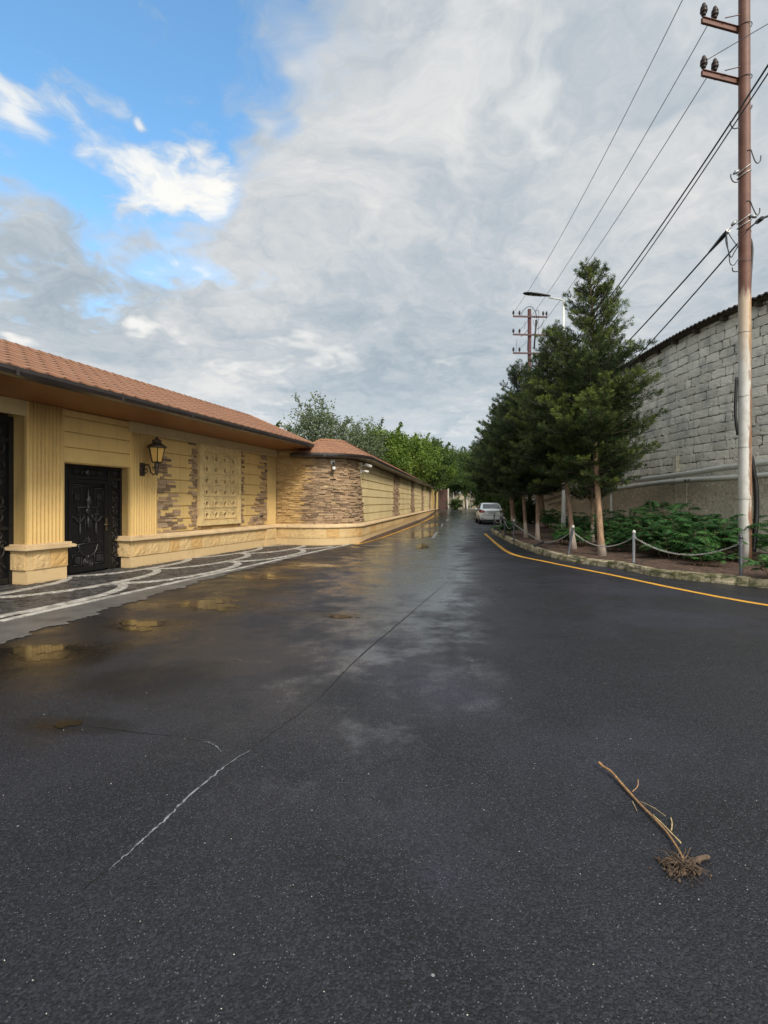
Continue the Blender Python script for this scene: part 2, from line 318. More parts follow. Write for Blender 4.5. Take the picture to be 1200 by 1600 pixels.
M['lens'] = simple('lamp_lens', (0.16, 0.14, 0.14), 0.15, 0.1, 10, coat=0.6)
m, t = new_mat('amber_lantern_glass'); p = wpos(t)
finish(t, t.mix(t.ss(t.noise(p, 8, 3), 0.35, 0.65), (0.74, 0.44, 0.10), (0.66, 0.40, 0.12)), 0.25, coat=0.3); M['amber'] = m
M['lantern'] = simple('bronze_lantern', (0.075, 0.055, 0.04), 0.45, 0.3, 30, metal=0.5)
M['camwhite'] = simple('white_camera_plastic', (0.6, 0.57, 0.52), 0.4, 0.05, 5)
M['black'] = simple('black_plastic', (0.012, 0.012, 0.012), 0.3, 0.1, 5)
# bark with a whitewashed foot
def bark(name, c, whitez):
    m, t = new_mat(name); p = wpos(t); sep = t.n('ShaderNodeSeparateXYZ', {0: p})
    n = t.noise(t.vm('MULTIPLY', p, (14, 14, 2.2)), 2.2, 6, 0.7)
    cc = t.mix(t.ss(n, 0.35, 0.65), tuple(x * 0.45 for x in c), c)
    if whitez:
        wz = t.ss(t.math('ADD', sep.outputs[2], t.math('MULTIPLY', n, 0.3)), whitez + 0.1, whitez - 0.1)
        cc = t.mix(t.math('MULTIPLY', wz, t.ss(n, 0.28, 0.42, 0.35, 1.0)), cc, (0.44, 0.36, 0.30))
    finish(t, cc, 0.9, bump=n, bstr=0.9, bdist=0.03); return m
M['bark_tan'] = bark('tan_cypress_bark', (0.42, 0.27, 0.165), 0.55)
M['bark_brown'] = bark('brown_cypress_bark', (0.27, 0.175, 0.12), 0.9)
M['bark_dark'] = bark('dark_bark', (0.10, 0.075, 0.055), 0)
M['bark_pale'] = bark('pale_bark', (0.30, 0.27, 0.22), 1.5)
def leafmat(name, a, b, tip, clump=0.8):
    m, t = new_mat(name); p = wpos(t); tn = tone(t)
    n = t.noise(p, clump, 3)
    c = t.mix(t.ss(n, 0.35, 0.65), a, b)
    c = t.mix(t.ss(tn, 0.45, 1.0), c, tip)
    c = t.mix(t.ss(tn, 0.25, 0.0), c, tuple(x * 0.55 for x in a))  # low tones deepen: shade inside crowns and under clumps put into the colour
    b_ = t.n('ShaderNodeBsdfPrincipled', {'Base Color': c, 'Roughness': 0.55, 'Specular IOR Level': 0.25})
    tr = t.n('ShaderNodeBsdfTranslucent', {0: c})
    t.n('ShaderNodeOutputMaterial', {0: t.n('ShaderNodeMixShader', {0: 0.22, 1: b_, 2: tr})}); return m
M['cypress'] = leafmat('cypress_foliage', (0.024, 0.042, 0.016), (0.052, 0.078, 0.022), (0.17, 0.21, 0.045))
M['cypress_dark'] = leafmat('dark_cypress_foliage', (0.020, 0.038, 0.017), (0.038, 0.062, 0.022), (0.10, 0.135, 0.038))
M['olive'] = leafmat('olive_foliage', (0.085, 0.115, 0.055), (0.120, 0.150, 0.080), (0.21, 0.24, 0.14))
M['green'] = leafmat('bright_deciduous_foliage', (0.065, 0.115, 0.016), (0.110, 0.170, 0.022), (0.230, 0.290, 0.050))
M['midgreen'] = leafmat('mid_deciduous_foliage', (0.040, 0.075, 0.016), (0.060, 0.100, 0.022), (0.110, 0.150, 0.045))
M['sumac'] = leafmat('sumac_leaf', (0.022, 0.075, 0.022), (0.038, 0.115, 0.028), (0.085, 0.19, 0.042), 2.5)
M['stem'] = simple('reddish_stem', (0.10, 0.07, 0.035), 0.7, 0.2, 20)
M['carpaint'] = simple('white_car_paint', (0.86, 0.89, 0.90), 0.25, 0.02, 2, coat=0.7)
M['carglass'] = simple('tinted_glass', (0.012, 0.014, 0.016), 0.06, 0.05, 2, coat=0.8)
M['tail'] = simple('red_tail_lens', (0.26, 0.008, 0.022), 0.15, 0.1, 8, coat=0.8)
M['tyre'] = simple('tyre_rubber', (0.015, 0.015, 0.015), 0.8, 0.1, 8)
M['plate'] = simple('plate_white', (0.5, 0.5, 0.5), 0.4, 0.05, 3)
M['chrome'] = simple('chrome', (0.5, 0.5, 0.5), 0.15, 0.05, 3, metal=1.0)
M['browngate'] = simple('brown_gate_sheet', (0.085, 0.04, 0.03), 0.6, 0.2, 3)
M['paleplaster'] = simple('pale_plaster', (0.42, 0.36, 0.27), 0.9, 0.15, 1.5)
M['straw'] = simple('dry_tan_stem', (0.30, 0.165, 0.070), 0.65, 0.3, 35, 0.5, 90, dirt=((0.13, 0.075, 0.04), 25, 0.55, 0.75))
M['straw_pale'] = simple('dry_pale_stem', (0.40, 0.30, 0.15), 0.7, 0.3, 35)
M['rootdirt'] = simple('earthy_roots', (0.10, 0.065, 0.042), 0.95, 0.4, 45, 1.0, 120)
M['litter'] = simple('dry_leaf_litter', (0.16, 0.095, 0.05), 0.9, 0.4, 20)
M['crackpale'] = simple('pale_crack_residue', (0.17, 0.18, 0.19), 0.6, 0.3, 12, dirt=((0.05, 0.05, 0.052), 25, 0.48, 0.6))
M['letter'] = simple('black_stencil_paint', (0.03, 0.03, 0.03), 0.6, 0.1, 5)

# ------------------------------------------------------------------ mesh helpers
V3 = Vector
class MB:
    def __init__(s): s.v = []; s.f = []; s.t = []; s.m = []; s.sm = []
    def face(s, idx, tone=0.5, mat=0, smooth=False):
        s.f.append(idx); s.t.append(tone); s.m.append(mat); s.sm.append(smooth)
    def poly(s, pts, tone=0.5, mat=0, smooth=False):
        b = len(s.v); s.v.extend(tuple(p) for p in pts); s.face(tuple(range(b, b + len(pts))), tone, mat, smooth)
    def hexa(s, c, tone=0.5, mat=0, skip=()):
        """8 corners: four of the bottom (ccw seen from above) then four of the top"""
        b = len(s.v); s.v.extend(tuple(p) for p in c)
        for i, q in enumerate(((0, 3, 2, 1), (4, 5, 6, 7), (0, 1, 5, 4), (1, 2, 6, 5), (2, 3, 7, 6), (3, 0, 4, 7))):
            if i not in skip: s.face(tuple(b + k for k in q), tone, mat)
    def box(s, fr, a0, a1, b0, b1, z0, z1, tone=0.5, mat=0, skip=()):
        """box in a frame function fr(a, b, z)"""
        s.hexa([fr(a0, b0, z0), fr(a0, b1, z0), fr(a1, b1, z0), fr(a1, b0, z0), fr(a0, b0, z1), fr(a0, b1, z1), fr(a1, b1, z1), fr(a1, b0, z1)], tone, mat, skip)
    def tube(s, pts, rad, n=6, tone=0.5, mat=0, caps=True, up=None, smooth=True):
        pts = [V3(p) for p in pts]
        if not hasattr(rad, '__len__'): rad = [rad] * len(pts)
        b = len(s.v); prev = None
        for i, p in enumerate(pts):
            d = (pts[min(i + 1, len(pts) - 1)] - pts[max(i - 1, 0)])
            if d.length < 1e-9: d = V3((0, 0, 1))
            d.normalize()
            if prev is None:
                x = d.cross(V3((0, 0, 1)) if abs(d.z) < 0.9 else V3((1, 0, 0))).normalized()
            else:
                x = (prev - d * prev.dot(d))
                x = x.normalized() if x.length > 1e-6 else d.orthogonal().normalized()
            prev = x; y = d.cross(x)
            for k in range(n):
                a = 2 * math.pi * k / n
                s.v.append(tuple(p + (x * math.cos(a) + y * math.sin(a)) * rad[i]))
        for i in range(len(pts) - 1):
            for k in range(n):
                s.face((b + i * n + k, b + i * n + (k + 1) % n, b + (i + 1) * n + (k + 1) % n, b + (i + 1) * n + k), tone, mat, smooth)
        if caps:
            s.face(tuple(b + k for k in range(n))[::-1], tone, mat); s.face(tuple(b + (len(pts) - 1) * n + k for k in range(n)), tone, mat)
    def lathe(s, c, prof, n=12, tone=0.5, mat=0, smooth=True, axis=None, phase=0.0):
        """prof = [(r, h), ...] along axis (default z) from point c"""
        c = V3(c); ax = V3(axis).normalized() if axis else V3((0, 0, 1))
        x = ax.orthogonal().normalized() if axis else V3((1, 0, 0)); y = ax.cross(x)
        b = len(s.v)
        for r, h in prof:
            for k in range(n):
                a = 2 * math.pi * k / n + phase
                s.v.append(tuple(c + ax * h + (x * math.cos(a) + y * math.sin(a)) * max(r, 1e-4)))
        for i in range(len(prof) - 1):
            for k in range(n):
                s.face((b + i * n + k, b + i * n + (k + 1) % n, b + (i + 1) * n + (k + 1) % n, b + (i + 1) * n + k), tone, mat, smooth)
        s.face(tuple(b + k for k in range(n))[::-1], tone, mat); s.face(tuple(b + (len(prof) - 1) * n + k for k in range(n)), tone, mat)
    def build(s, name, mats, parent=None):
        me = bpy.data.meshes.new(name)
        me.from_pydata(s.v, [], s.f)
        if not isinstance(mats, (list, tuple)): mats = [mats]
        for m_ in mats: me.materials.append(M[m_] if isinstance(m_, str) else m_)
        at = me.attributes.new('tone', 'FLOAT', 'FACE'); at.data.foreach_set('value', np.array(s.t, dtype=np.float32))
        me.polygons.foreach_set('material_index', np.array(s.m, dtype=np.int32))
        me.polygons.foreach_set('use_smooth', np.array(s.sm, dtype=bool))
        me.update()
        o = bpy.data.objects.new(name, me); COL.objects.link(o)
        if parent is not None:
            o.parent = parent; o.matrix_parent_inverse = Matrix.Translation(parent.location).inverted() if parent.type == 'EMPTY' and parent.parent is None else Matrix()
        return o
def np_mesh(name, verts, nper, tones, mat, parent=None):
    """many separate polygons of nper corners each, given as an array (F*nper, 3)"""
    me = bpy.data.meshes.new(name); nv = len(verts); nf = nv // nper
    me.vertices.add(nv); me.vertices.foreach_set('co', verts.astype(np.float32).ravel())
    me.loops.add(nv); me.loops.foreach_set('vertex_index', np.arange(nv, dtype=np.int32))
    me.polygons.add(nf); me.polygons.foreach_set('loop_start', np.arange(0, nv, nper, dtype=np.int32))
    me.polygons.foreach_set('loop_total', np.full(nf, nper, dtype=np.int32))
    at = me.attributes.new('tone', 'FLOAT', 'FACE'); at.data.foreach_set('value', tones.astype(np.float32))
    me.materials.append(M[mat]); me.update(calc_edges=True); me.validate()
    o = bpy.data.objects.new(name, me); COL.objects.link(o)
    if parent is not None: o.parent = parent
    return o
def tag(o, label=None, cat=None, group=None, kind=None):
    if label: o['label'] = label
    if cat: o['category'] = cat
    if group: o['group'] = group
    if kind: o['kind'] = kind
    return o
def thing(name, label, cat, loc=(0, 0, 0), group=None):
    o = bpy.data.objects.new(name, None); o.empty_display_size = 0.2; COL.objects.link(o); o.location = loc
    return tag(o, label, cat, group)
def struct(o): o['kind'] = 'structure'; return o
def kids(o): return [c for c in bpy.data.objects if c.parent == o]
def dup(o, parent=None):
    c = o.copy(); COL.objects.link(c)
    if parent is not None: c.parent = parent
    for ch in kids(o): dup(ch, c)
    return c
def rnd(a, b): return random.uniform(a, b)
def W3(x, y, z): return V3((x, y, z))
world_fr = lambda a, b, z: V3((a, b, z))
def smooth01(x): x = max(0, min(1, x)); return x * x * (3 - 2 * x)
def H(y): return 0.55 * smooth01((y - 42) / 40)              # the lane rises a little at its far end
def G(px, py, z=0.0):
    Y = (EYE - z) * 800 / (py - 785); return V3(((px - 600) / 800 * Y, Y, z))
def lerp(a, b, f): return a + (b - a) * f
def catmull(pts, n=8):
    pts = [V3(p) for p in pts]; out = []
    for i in range(len(pts) - 1):
        p0 = pts[max(i - 1, 0)]; p1 = pts[i]; p2 = pts[i + 1]; p3 = pts[min(i + 2, len(pts) - 1)]
        for k in range(n):
            u = k / n
            out.append(0.5 * ((2 * p1) + (p2 - p0) * u + (2 * p0 - 5 * p1 + 4 * p2 - p3) * u * u + (3 * p1 - p0 - 3 * p2 + p3) * u ** 3))
    out.append(pts[-1]); return out

# ------------------------------------------------------------------ frames of the left-hand property
dF = V3((0.3, 1.0, 0)).normalized(); nF = V3((dF.y, -dF.x, 0)); cF = nF.dot(V3((-9.3, 0, 0)))
def F(u, v, z): p = dF * u + nF * (cF + v); return V3((p.x, p.y, z))
U_END = 16.28
P0 = F(U_END, 0, 0); h0 = nF.copy(); h1 = V3((0.16, 1, 0)).normalized()
ang = math.acos(h0.dot(h1)); RR = 1.5; T1 = 2.80 - RR * math.tan(ang / 2)
C0 = P0 + h0 * T1; left0 = V3((-h0.y, h0.x, 0)); ARC_C = C0 + left0 * RR; L_ARC = RR * ang
ARC_E = None
def Wp(s):
    """point and outward normal of the boundary wall at the running length s"""
    if s <= T1: return P0 + h0 * s, V3((h0.y, -h0.x, 0))
    if s <= T1 + L_ARC:
        a = (s - T1) / RR; h = Matrix.Rotation(a, 3, 'Z') @ h0; n = V3((h.y, -h.x, 0)); return ARC_C + n * RR, n
    h = Matrix.Rotation(ang, 3, 'Z') @ h0; n = V3((h.y, -h.x, 0)); return ARC_C + n * RR + h * (s - T1 - L_ARC), n
def Wf(s, v, z): p, n = Wp(s); q = p + n * v; return V3((q.x, q.y, z))
hfar = Matrix.Rotation(ang, 3, 'Z') @ h0; pE = Wp(T1 + L_ARC)[0]
def s_at_Y(Y): return T1 + L_ARC + (Y - pE.y) / hfar.y
S_ARC = T1 + L_ARC
def X_wall(Y): return pE.x + (Y - pE.y) * hfar.x / hfar.y
def ssteps(s0, s1, ds=0.12):
    out = []
    s = s0
    while s < s1 - 1e-6:
        out.append(s); s += ds if T1 - 0.3 < s < S_ARC + 0.1 else 2.0
        for br in (T1, S_ARC):
            if out[-1] < br - 1e-6 < s: s = br
    out.append(s1); return out
def sweep(mb, fr, ss, prof, tone=0.5, mat=0, closed=True, caps=True):
    """prof = [(v, z), ...] swept along the stations ss of frame fr"""
    b = len(mb.v); n = len(prof)
    for s in ss:
        for v, z in prof: mb.v.append(tuple(fr(s, v, z)))
    for i in range(len(ss) - 1):
        for k in range(n if closed else n - 1):
            k2 = (k + 1) % n
            mb.face((b + i * n + k, b + i * n + k2, b + (i + 1) * n + k2, b + (i + 1) * n + k), tone, mat)
    if caps and closed:
        mb.face(tuple(b + k for k in range(n)), tone, mat); mb.face(tuple(b + (len(ss) - 1) * n + k for k in range(n))[::-1], tone, mat)

def ledge(mb, fr, s0, s1, z0, z1, test, hmin=0.05, hmax=0.085, lmin=0.16, lmax=0.5, v0=-0.01, vmin=0.02, vmax=0.062):
    """thin stacked stones; test(s, z) gives None or a tone"""
    z = z0
    while z < z1 - 0.02:
        h = min(rnd(hmin, hmax), z1 - z)
        s = s0 - rnd(0, lmax)
        while s < s1:
            L = rnd(lmin, lmax); a, b = max(s, s0), min(s + L, s1)
            if b - a > 0.03:
                tn = test((a + b) / 2, z + h / 2)
                if tn is not None:
                    v = rnd(vmin, vmax) if random.random() > .14 else v0 + .022; v2 = v + rnd(-0.012, 0.012); g = 0.006
                    zt = rnd(0.002, 0.010); zb = rnd(0.0, 0.006)
                    mb.hexa([fr(a + g, v0, z + zb), fr(a + g, v, z + zb), fr(b - g, v2, z + zb), fr(b - g, v0, z + zb),
                             fr(a + g, v0, z + h - zt), fr(a + g, v - 0.006, z + h - zt), fr(b - g, v2 - 0.006, z + h - zt), fr(b - g, v0, z + h - zt)], tn, 0, skip=(4 if False else 99,))
            s += L
        z += h
def ashlar(mb, fr, s0, s1, v, z0, z1, lmin=0.32, lmax=0.5, relief=0.035, back=0.05):
    """split-face blocks with a rough front"""
    s = s0
    while s < s1 - 0.05:
        L = rnd(lmin, lmax)
        if s1 - s - L < 0.2: L = s1 - s
        tn = random.choice((0.1, 0.25, 0.4, 0.9, 0.15)) + rnd(-0.1, 0.1)
        nx, nz = 6, 5; g = 0.002; idx = []
        for j in range(nz + 1):
            for i in range(nx + 1):
                a = s + g + (L - 2 * g) * i / nx; zz = z0 + g + (z1 - z0 - 2 * g) * j / nz
                edge = i in (0, nx) or j in (0, nz)
                vv = v - (0.004 if edge else 0) + (0 if edge else rnd(-0.5, 1) * relief * .30)
                idx.append(len(mb.v)); mb.v.append(tuple(fr(a, vv, zz)))
        for j in range(nz):
            for i in range(nx):
                q = j * (nx + 1) + i; mb.face((idx[q], idx[q + nx + 1], idx[q + nx + 2], idx[q + 1]), tn, 0, False)
        ring = [idx[i] for i in range(nx + 1)] + [idx[j * (nx + 1) + nx] for j in range(1, nz + 1)] + [idx[nz * (nx + 1) + i] for i in range(nx - 1, -1, -1)] + [idx[j * (nx + 1)] for j in range(nz - 1, 0, -1)]
        co = []
        def bk(k):
            if k <= nx: return (s + g + (L - 2 * g) * k / nx, z0 + g)
            k -= nx
            if k <= nz: return (s + L - g, z0 + g + (z1 - z0 - 2 * g) * k / nz)
            k -= nz
            if k <= nx: return (s + L - g - (L - 2 * g) * k / nx, z1 - g)
            k -= nx; return (s + g, z1 - g - (z1 - z0 - 2 * g) * k / nz)
        bb = []
        for k in range(len(ring)):
            a, zz = bk(k); bb.append(len(mb.v)); mb.v.append(tuple(fr(a, v - back, zz)))
        for k in range(len(ring)):
            k2 = (k + 1) % len(ring); mb.face((ring[k], ring[k2], bb[k2], bb[k]), tn, 0)
        s += L

# ------------------------------------------------------------------ ground, road, paving
def sheet(name, xs, ys, zf, mat, keep=None):
    mb = MB(); nx = len(xs)
    for y in ys:
        for x in xs: mb.v.append((x, y, zf(x, y)))
    for j in range(len(ys) - 1):
        for i in range(nx - 1):
            if keep is None or keep((xs[i] + xs[i + 1]) / 2, (ys[j] + ys[j + 1]) / 2):
                mb.face((j * nx + i, j * nx + i + 1, (j + 1) * nx + i + 1, (j + 1) * nx + i), 0.5, 0, True)
    return mb.build(name, mat)
frange = lambda a, b, n: [a + (b - a) * i / n for i in range(n + 1)]
struct(sheet('ground', [-900, -300, -60, -20, 0, 20, 60, 300, 900], [-900, -200, -30, 0, 20, 42] + frange(46, 82, 9) + [120, 400, 900], lambda x, y: H(y) - 0.03, 'grass'))
struct(sheet('road', frange(-11, 24, 7), [-20, 0, 20, 42] + frange(44, 82, 19) + [84], lambda x, y: H(y), 'asphalt'))

def strip(name, left, right, mat, z=0.0, tone_=0.5):
    mb = MB()
    for a in left: mb.v.append((a[0], a[1], a[2] if len(a) > 2 else z))
    n = len(left)
    for a in right: mb.v.append((a[0], a[1], a[2] if len(a) > 2 else z))
    for i in range(n - 1): mb.face((i, n + i, n + i + 1, i + 1), tone_, 0)
    return mb.build(name, mat)
def band(name, path, wdt, mat, dz=0.004, jit=0.0):
    path = [V3((p[0], p[1], 0)) for p in path]; l = []; r = []
    for i, p in enumerate(path):
        d = (path[min(i + 1, len(path) - 1)] - path[max(i - 1, 0)]).normalized(); n = V3((d.y, -d.x, 0))
        ww = wdt[i] if hasattr(wdt, '__len__') else wdt
        a = p - n * (ww / 2 + rnd(-jit, jit)); b = p + n * (ww / 2 + rnd(-jit, jit))
        l.append((a.x, a.y, H(a.y) + dz)); r.append((b.x, b.y, H(b.y) + dz))
    return strip(name, l, r, mat)
# yellow edge line along the far wall, then yellow line round the planting bed
ypath = catmull([(-0.98, 18.2), (-0.27, 21), (0.58, 25.3), (1.45, 30), (2.55, 36.5), (4.05, 46), (5.2, 53)], 10)
struct(tag(band('road_marking', ypath, 0.13, 'ypaint', jit=0.008), 'worn yellow edge line along the foot of the long banded wall'))
kl = [(757.5, 834), (766, 841), (776, 850), (800, 865.6), (854, 878), (916, 890.6), (963, 900), (1065, 921.5), (1200, 946)]
yp2 = catmull([G(*k) for k in kl] + [V3((6.6, 5.8, 0)), V3((8.3, 3.6, 0)), V3((11, 1.2, 0))], 8)
struct(tag(band('road_marking', yp2, 0.122, 'ypaint', jit=0.007), 'bright yellow line curving round the chained planting bed'))
wt = [((3.75, 31.5), (4.2, 34.5)), ((2.0, 20.6), (2.45, 23.2)), ((6.6, 50), (7.3, 50.2)), ((9.2, 44.4), (9.6, 44.6))]
for a, b_ in (((2.05, 21.5), (2.7, 26)), ((3.55, 31.5), (4.1, 36)), ((5.0, 41), (5.6, 45))):
    struct(tag(band('road_marking', catmull([(*a, 0), (*b_, 0)], 6), 0.11, 'wpaint', jit=0.01), 'faded white centre dash on the wet lane'))
struct(tag(band('road_marking', catmull([(7.55, 49.6, 0), (8.35, 49.7, 0)], 6), 0.5, 'wpaint', jit=0.02), 'pale worn white mark across the lane before the parked car'))
struct(tag(band('road_marking', catmull([(4.15, 26.6, 0), (5.3, 26.75, 0)], 6), 0.09, 'wpaint', jit=0.02), 'faint white cross line at the nose of the planting bed'))

# cracks in the asphalt
def crack(pxs, wd, mat, label, jag=0.012, n=7):
    pts = catmull([G(*p) for p in pxs], n)
    pts = [p + V3((rnd(-jag, jag), rnd(-jag, jag), 0)) for p in pts]
    k = len(pts); ws = [wd * (0.25 + 1.1 * math.sin(math.pi * min(1, (i + 0.6) / k)) * rnd(0.5, 1.2)) for i in range(k)]
    struct(tag(band('asphalt_crack', pts, ws, mat, dz=0.003), label))
crack([(170, 1360), (215, 1320), (255, 1285), (285, 1255), (330, 1215), (360, 1192), (392, 1172)], 0.011, 'crackpale' if 'crackpale' in M else 'wpaint', 'pale filled crack running diagonally over the foreground asphalt', 0.006, 9)
M['crackdark'] = simple('open_dark_crack', (0.006, 0.006, 0.006), 0.9, 0.1, 9)
crack([(135, 1135), (180, 1139), (225, 1146), (275, 1150)], 0.008, 'crackdark', 'short dark open crack leading out of a brown damp spot', 0.007, 9)
crack([(500, 1090), (560, 1028), (610, 985), (655, 947), (700, 908)], 0.011, 'crackdark', 'long dark seam between two asphalt layers in the middle of the lane', 0.004, 8)

crack([(172, 1358), (150, 1372), (128, 1392)], 0.006, 'crackdark', 'dark lower tail of the pale diagonal crack', 0.005, 7)
crack([(392, 1172), (412, 1155), (450, 1128), (500, 1090)], 0.005, 'crackdark', 'fine dark crack joining the pale crack to the middle seam', 0.006, 8)
crack([(318, 1158), (335, 1165), (346, 1176)], 0.006, 'crackpale', 'tiny pale side crack above the diagonal one', 0.004, 6)
crack([(275, 1150), (296, 1155), (318, 1158)], 0.004, 'crackdark', 'thin end of the short dark crack', 0.005, 6)
# puddles
for i, (cx, cy, rx, ry, jg) in enumerate(PUD):
    if i in (5, 7): rx *= 0.7; ry *= 0.7
    mb = MB(); n = 44; ph = [rnd(0, 6.28) for _ in range(6)]; ring = []
    for k in range(n):
        a = 2 * math.pi * k / n
        q = 1 + 0.20 * math.sin(2 * a + ph[0]) + 0.14 * math.sin(3 * a + ph[1]) + 0.10 * math.sin(5 * a + ph[2]) + 0.07 * math.sin(9 * a + ph[3]) + rnd(-.05, .05)
        x, y = rx * q * math.cos(a), ry * q * math.sin(a); c_, s_ = math.cos(-0.16), math.sin(-0.16)
        ring.append((cx + x * c_ - y * s_, cy + x * s_ + y * c_, 0.0022 + i * 0.0002))
    zc = 0.0022 + i * 0.0002
    for q in range(8):
        f0, f1 = q / 8, (q + 1) / 8; R0 = [(cx + (a - cx) * f0, cy + (b - cy) * f0, zc) for a, b, _z in ring]; R1 = [(cx + (a - cx) * f1, cy + (b - cy) * f1, zc) for a, b, _z in ring]
        for k in range(n):
            k2 = (k + 1) % n; mb.poly([R0[k], R1[k], R1[k2], R0[k2]] if q else [(cx, cy, zc), R1[k], R1[k2]], ((q + .5) / 8) ** 2)
    struct(tag(mb.build('puddle', 'puddle')))

# paving in front of the facade: concrete margin, dark setts, pale fish-scale bands
edge_pts = [(1.0, 3.6), (3.6, 3.5), (5.3, 3.24), (6.6, 3.02), (9.2, 2.70), (12.8, 2.60), (15.2, 2.62), (16.9, 2.60), (17.6, 2.5)]
def edge_v(u):
    for (a, va), (b, vb) in zip(edge_pts, edge_pts[1:]):
        if u <= b: return lerp(va, vb, max(0, (u - a) / (b - a)))
    return 2.5
def jv(u): return .035 * math.sin(u * 61 + 3 * math.sin(u * 7)) * math.sin(u * 3.3) + .03 * math.sin(u * 41) * math.cos(u * 5) + 0.05 * math.sin(u * 5.1) + 0.04 * math.sin(u * 11.7 + 1) + 0.03 * math.sin(u * 23 + 2)
def front(u): return -0.02
us = frange(1.0, 17.4, 420)
mb = MB()
for a, b_ in zip(us, us[1:]):
    mb.poly([F(a, -0.5, 0.006), F(a, edge_v(a) + jv(a), 0.006), F(b_, edge_v(b_) + jv(b_), 0.006), F(b_, -0.5, 0.006)])
struct(mb.build('pavement_edge', 'concrete'))
PER = 3.6; ROWS = [(2.36, 11.2), (1.50, 13.05), (0.64, 15.2)]     # (outer reach v, cusp u)
def scal(row, u):
    vr, uc = ROWS[row]; q = ((u - uc) / PER) % 1.0
    x = 2 * q - 1; return vr - 0.80 * (1 - math.sqrt(max(0, 1 - abs(x) ** 2.3)))
mb = MB(); UMAX = 17.2
def vmax_(u): return min(2.36, edge_v(u) - 0.14)
mb.poly([F(1, -0.5, 0.011), F(1, 2.33, 0.011), F(17.2, 2.33, 0.011), F(17.2, -0.5, 0.011)], 0.5)
struct(mb.build('pavement_base', 'joint'))
# setts in courses parallel to the scales
mb = MB(); mbl = MB(); setts_z = 0.011
u = 1.0; du = 0.115
def in_front_of_return(u, v):
    p = F(u, v, 0); rel = p - P0
    return rel.dot(h0) < 0 or rel.dot(V3((h0.y, -h0.x, 0))) > 0.15
while u < 17.1:
    v = -0.3 + rnd(0, 0.1); 
    while v < 2.33:
        dv = rnd(0.10, 0.14); um, vm = u + du / 2, v + dv / 2
        k = None
        for r_ in range(3):
            sc_ = scal(r_, um); sc2 = scal(r_, um + 0.05)
            slope = abs(sc2 - sc_) / 0.05; half = 0.075 * math.sqrt(1 + min(slope, 4.0) ** 2)
            if abs(vm - (sc_ - 0.06)) < half: k = r_
        if k is None and in_front_of_return(um, vm):
            hz = rnd(0.003, 0.011); g = 0.009
            c_ = [F(u + g, v + g, setts_z), F(u + g, v + dv - g, setts_z), F(u + du - g, v + dv - g, setts_z), F(u + du - g, v + g, setts_z)]
            sh = 0.006
            t_ = [F(u + g + sh, v + g + sh, setts_z + hz), F(u + g + sh, v + dv - g - sh, setts_z + hz + rnd(-.002, .002)), F(u + du - g - sh, v + dv - g - sh, setts_z + hz), F(u + du - g - sh, v + g + sh, setts_z + hz + rnd(-.002, .002))]
            mb.hexa(c_ + t_, random.random(), 0, skip=(0,))
        v += dv
    u += du
struct(mb.build('pavement', 'sett_dark'))
mb = MB()
for r_, (vr, uc) in enumerate(ROWS):
    k0 = uc - PER * 6
    while k0 < 17:
        # one scale from cusp k0 to k0+PER, in small pale setts two abreast
        pts = []
        for i in range(61):
            th = math.pi * i / 60; x = -math.cos(th); uu = k0 + PER * (x + 1) / 2
            pts.append((uu, vr - 0.80 * (1 - math.sqrt(max(0, 1 - abs(x) ** 2.3)))))
        for i in range(60):
            (a, va), (b_, vb) = pts[i], pts[i + 1]
            if a < 1.0 or b_ > UMAX or not in_front_of_return(a, va - 0.1) or vb > edge_v(b_) + 0.05: continue
            dx, dy = b_ - a, vb - va; L = math.hypot(dx, dy) or 1; nx, ny = -dy / L, dx / L
            if ny < 0: nx, ny = -nx, -ny
            for lane in (0, 1):
                o0 = -0.165 + lane * 0.085; o1 = o0 + 0.080; e = 0.06 * L
                z0_ = setts_z + 0.001 + r_ * 0.0006; zt = z0_ + rnd(0.008, 0.012)
                q = [(a + dx * .04 + nx * o0, va + dy * .04 + ny * o0), (a + dx * .04 + nx * o1, va + dy * .04 + ny * o1), (a + dx * .96 + nx * o1, va + dy * .96 + ny * o1), (a + dx * .96 + nx * o0, va + dy * .96 + ny * o0)]
                mb.hexa([F(x_, y_, z0_) for x_, y_ in q] + [F(x_, y_, zt) for x_, y_ in q], random.random(), 0, skip=(0,))
        k0 += PER
# straight pale border that closes the pattern
uu = 3.0
while uu < 17.35:
    L = rnd(0.12, 0.2); ve = 2.40 if uu < 13 else lerp(2.40, 2.46, (uu - 13) / 4)
    if edge_v(uu) > ve + 0.02 and random.random() > .05:
        zt = setts_z + rnd(0.006, 0.011)
        mb.box(F, uu + .006, uu + L - .006, ve, ve + 0.10, setts_z - 0.003, zt, random.random(), 0, skip=(0,))
    uu += L
struct(mb.build('pavement_pattern', 'sett_light'))

# ------------------------------------------------------------------ the entrance building on the left
B = thing('entrance_building', 'low yellow building with fluted columns, wide wooden eave and terracotta shingle roof', 'building', tuple(F(10, 0, 0)))
Z_SOF = 3.34
mb = MB()
mb.box(F, 1.0, 3.15, -0.4, 0.0, 0, Z_SOF)                      # before the gate
mb.box(F, 3.15, 7.02, -0.4, 0.0, 3.12, Z_SOF)                  # over the gate
mb.box(F, 7.02, 7.78, -0.4, 0.0, 0, Z_SOF)
mb.box(F, 7.78, 9.47, -0.4, 0.0, 2.28, Z_SOF)                  # over the door
mb.box(F, 9.47, 16.28, -0.4, 0.0, 0, Z_SOF)
mb.box(F, 1.0, 1.4, -3.4, -0.4, 0, Z_SOF); mb.box(F, 15.9, 16.28, -3.4, -0.4, 0, Z_SOF); mb.box(F, 1.4, 15.9, -3.4, -3.1, 0, Z_SOF)
wall = mb.build('wall', 'yellow', B)
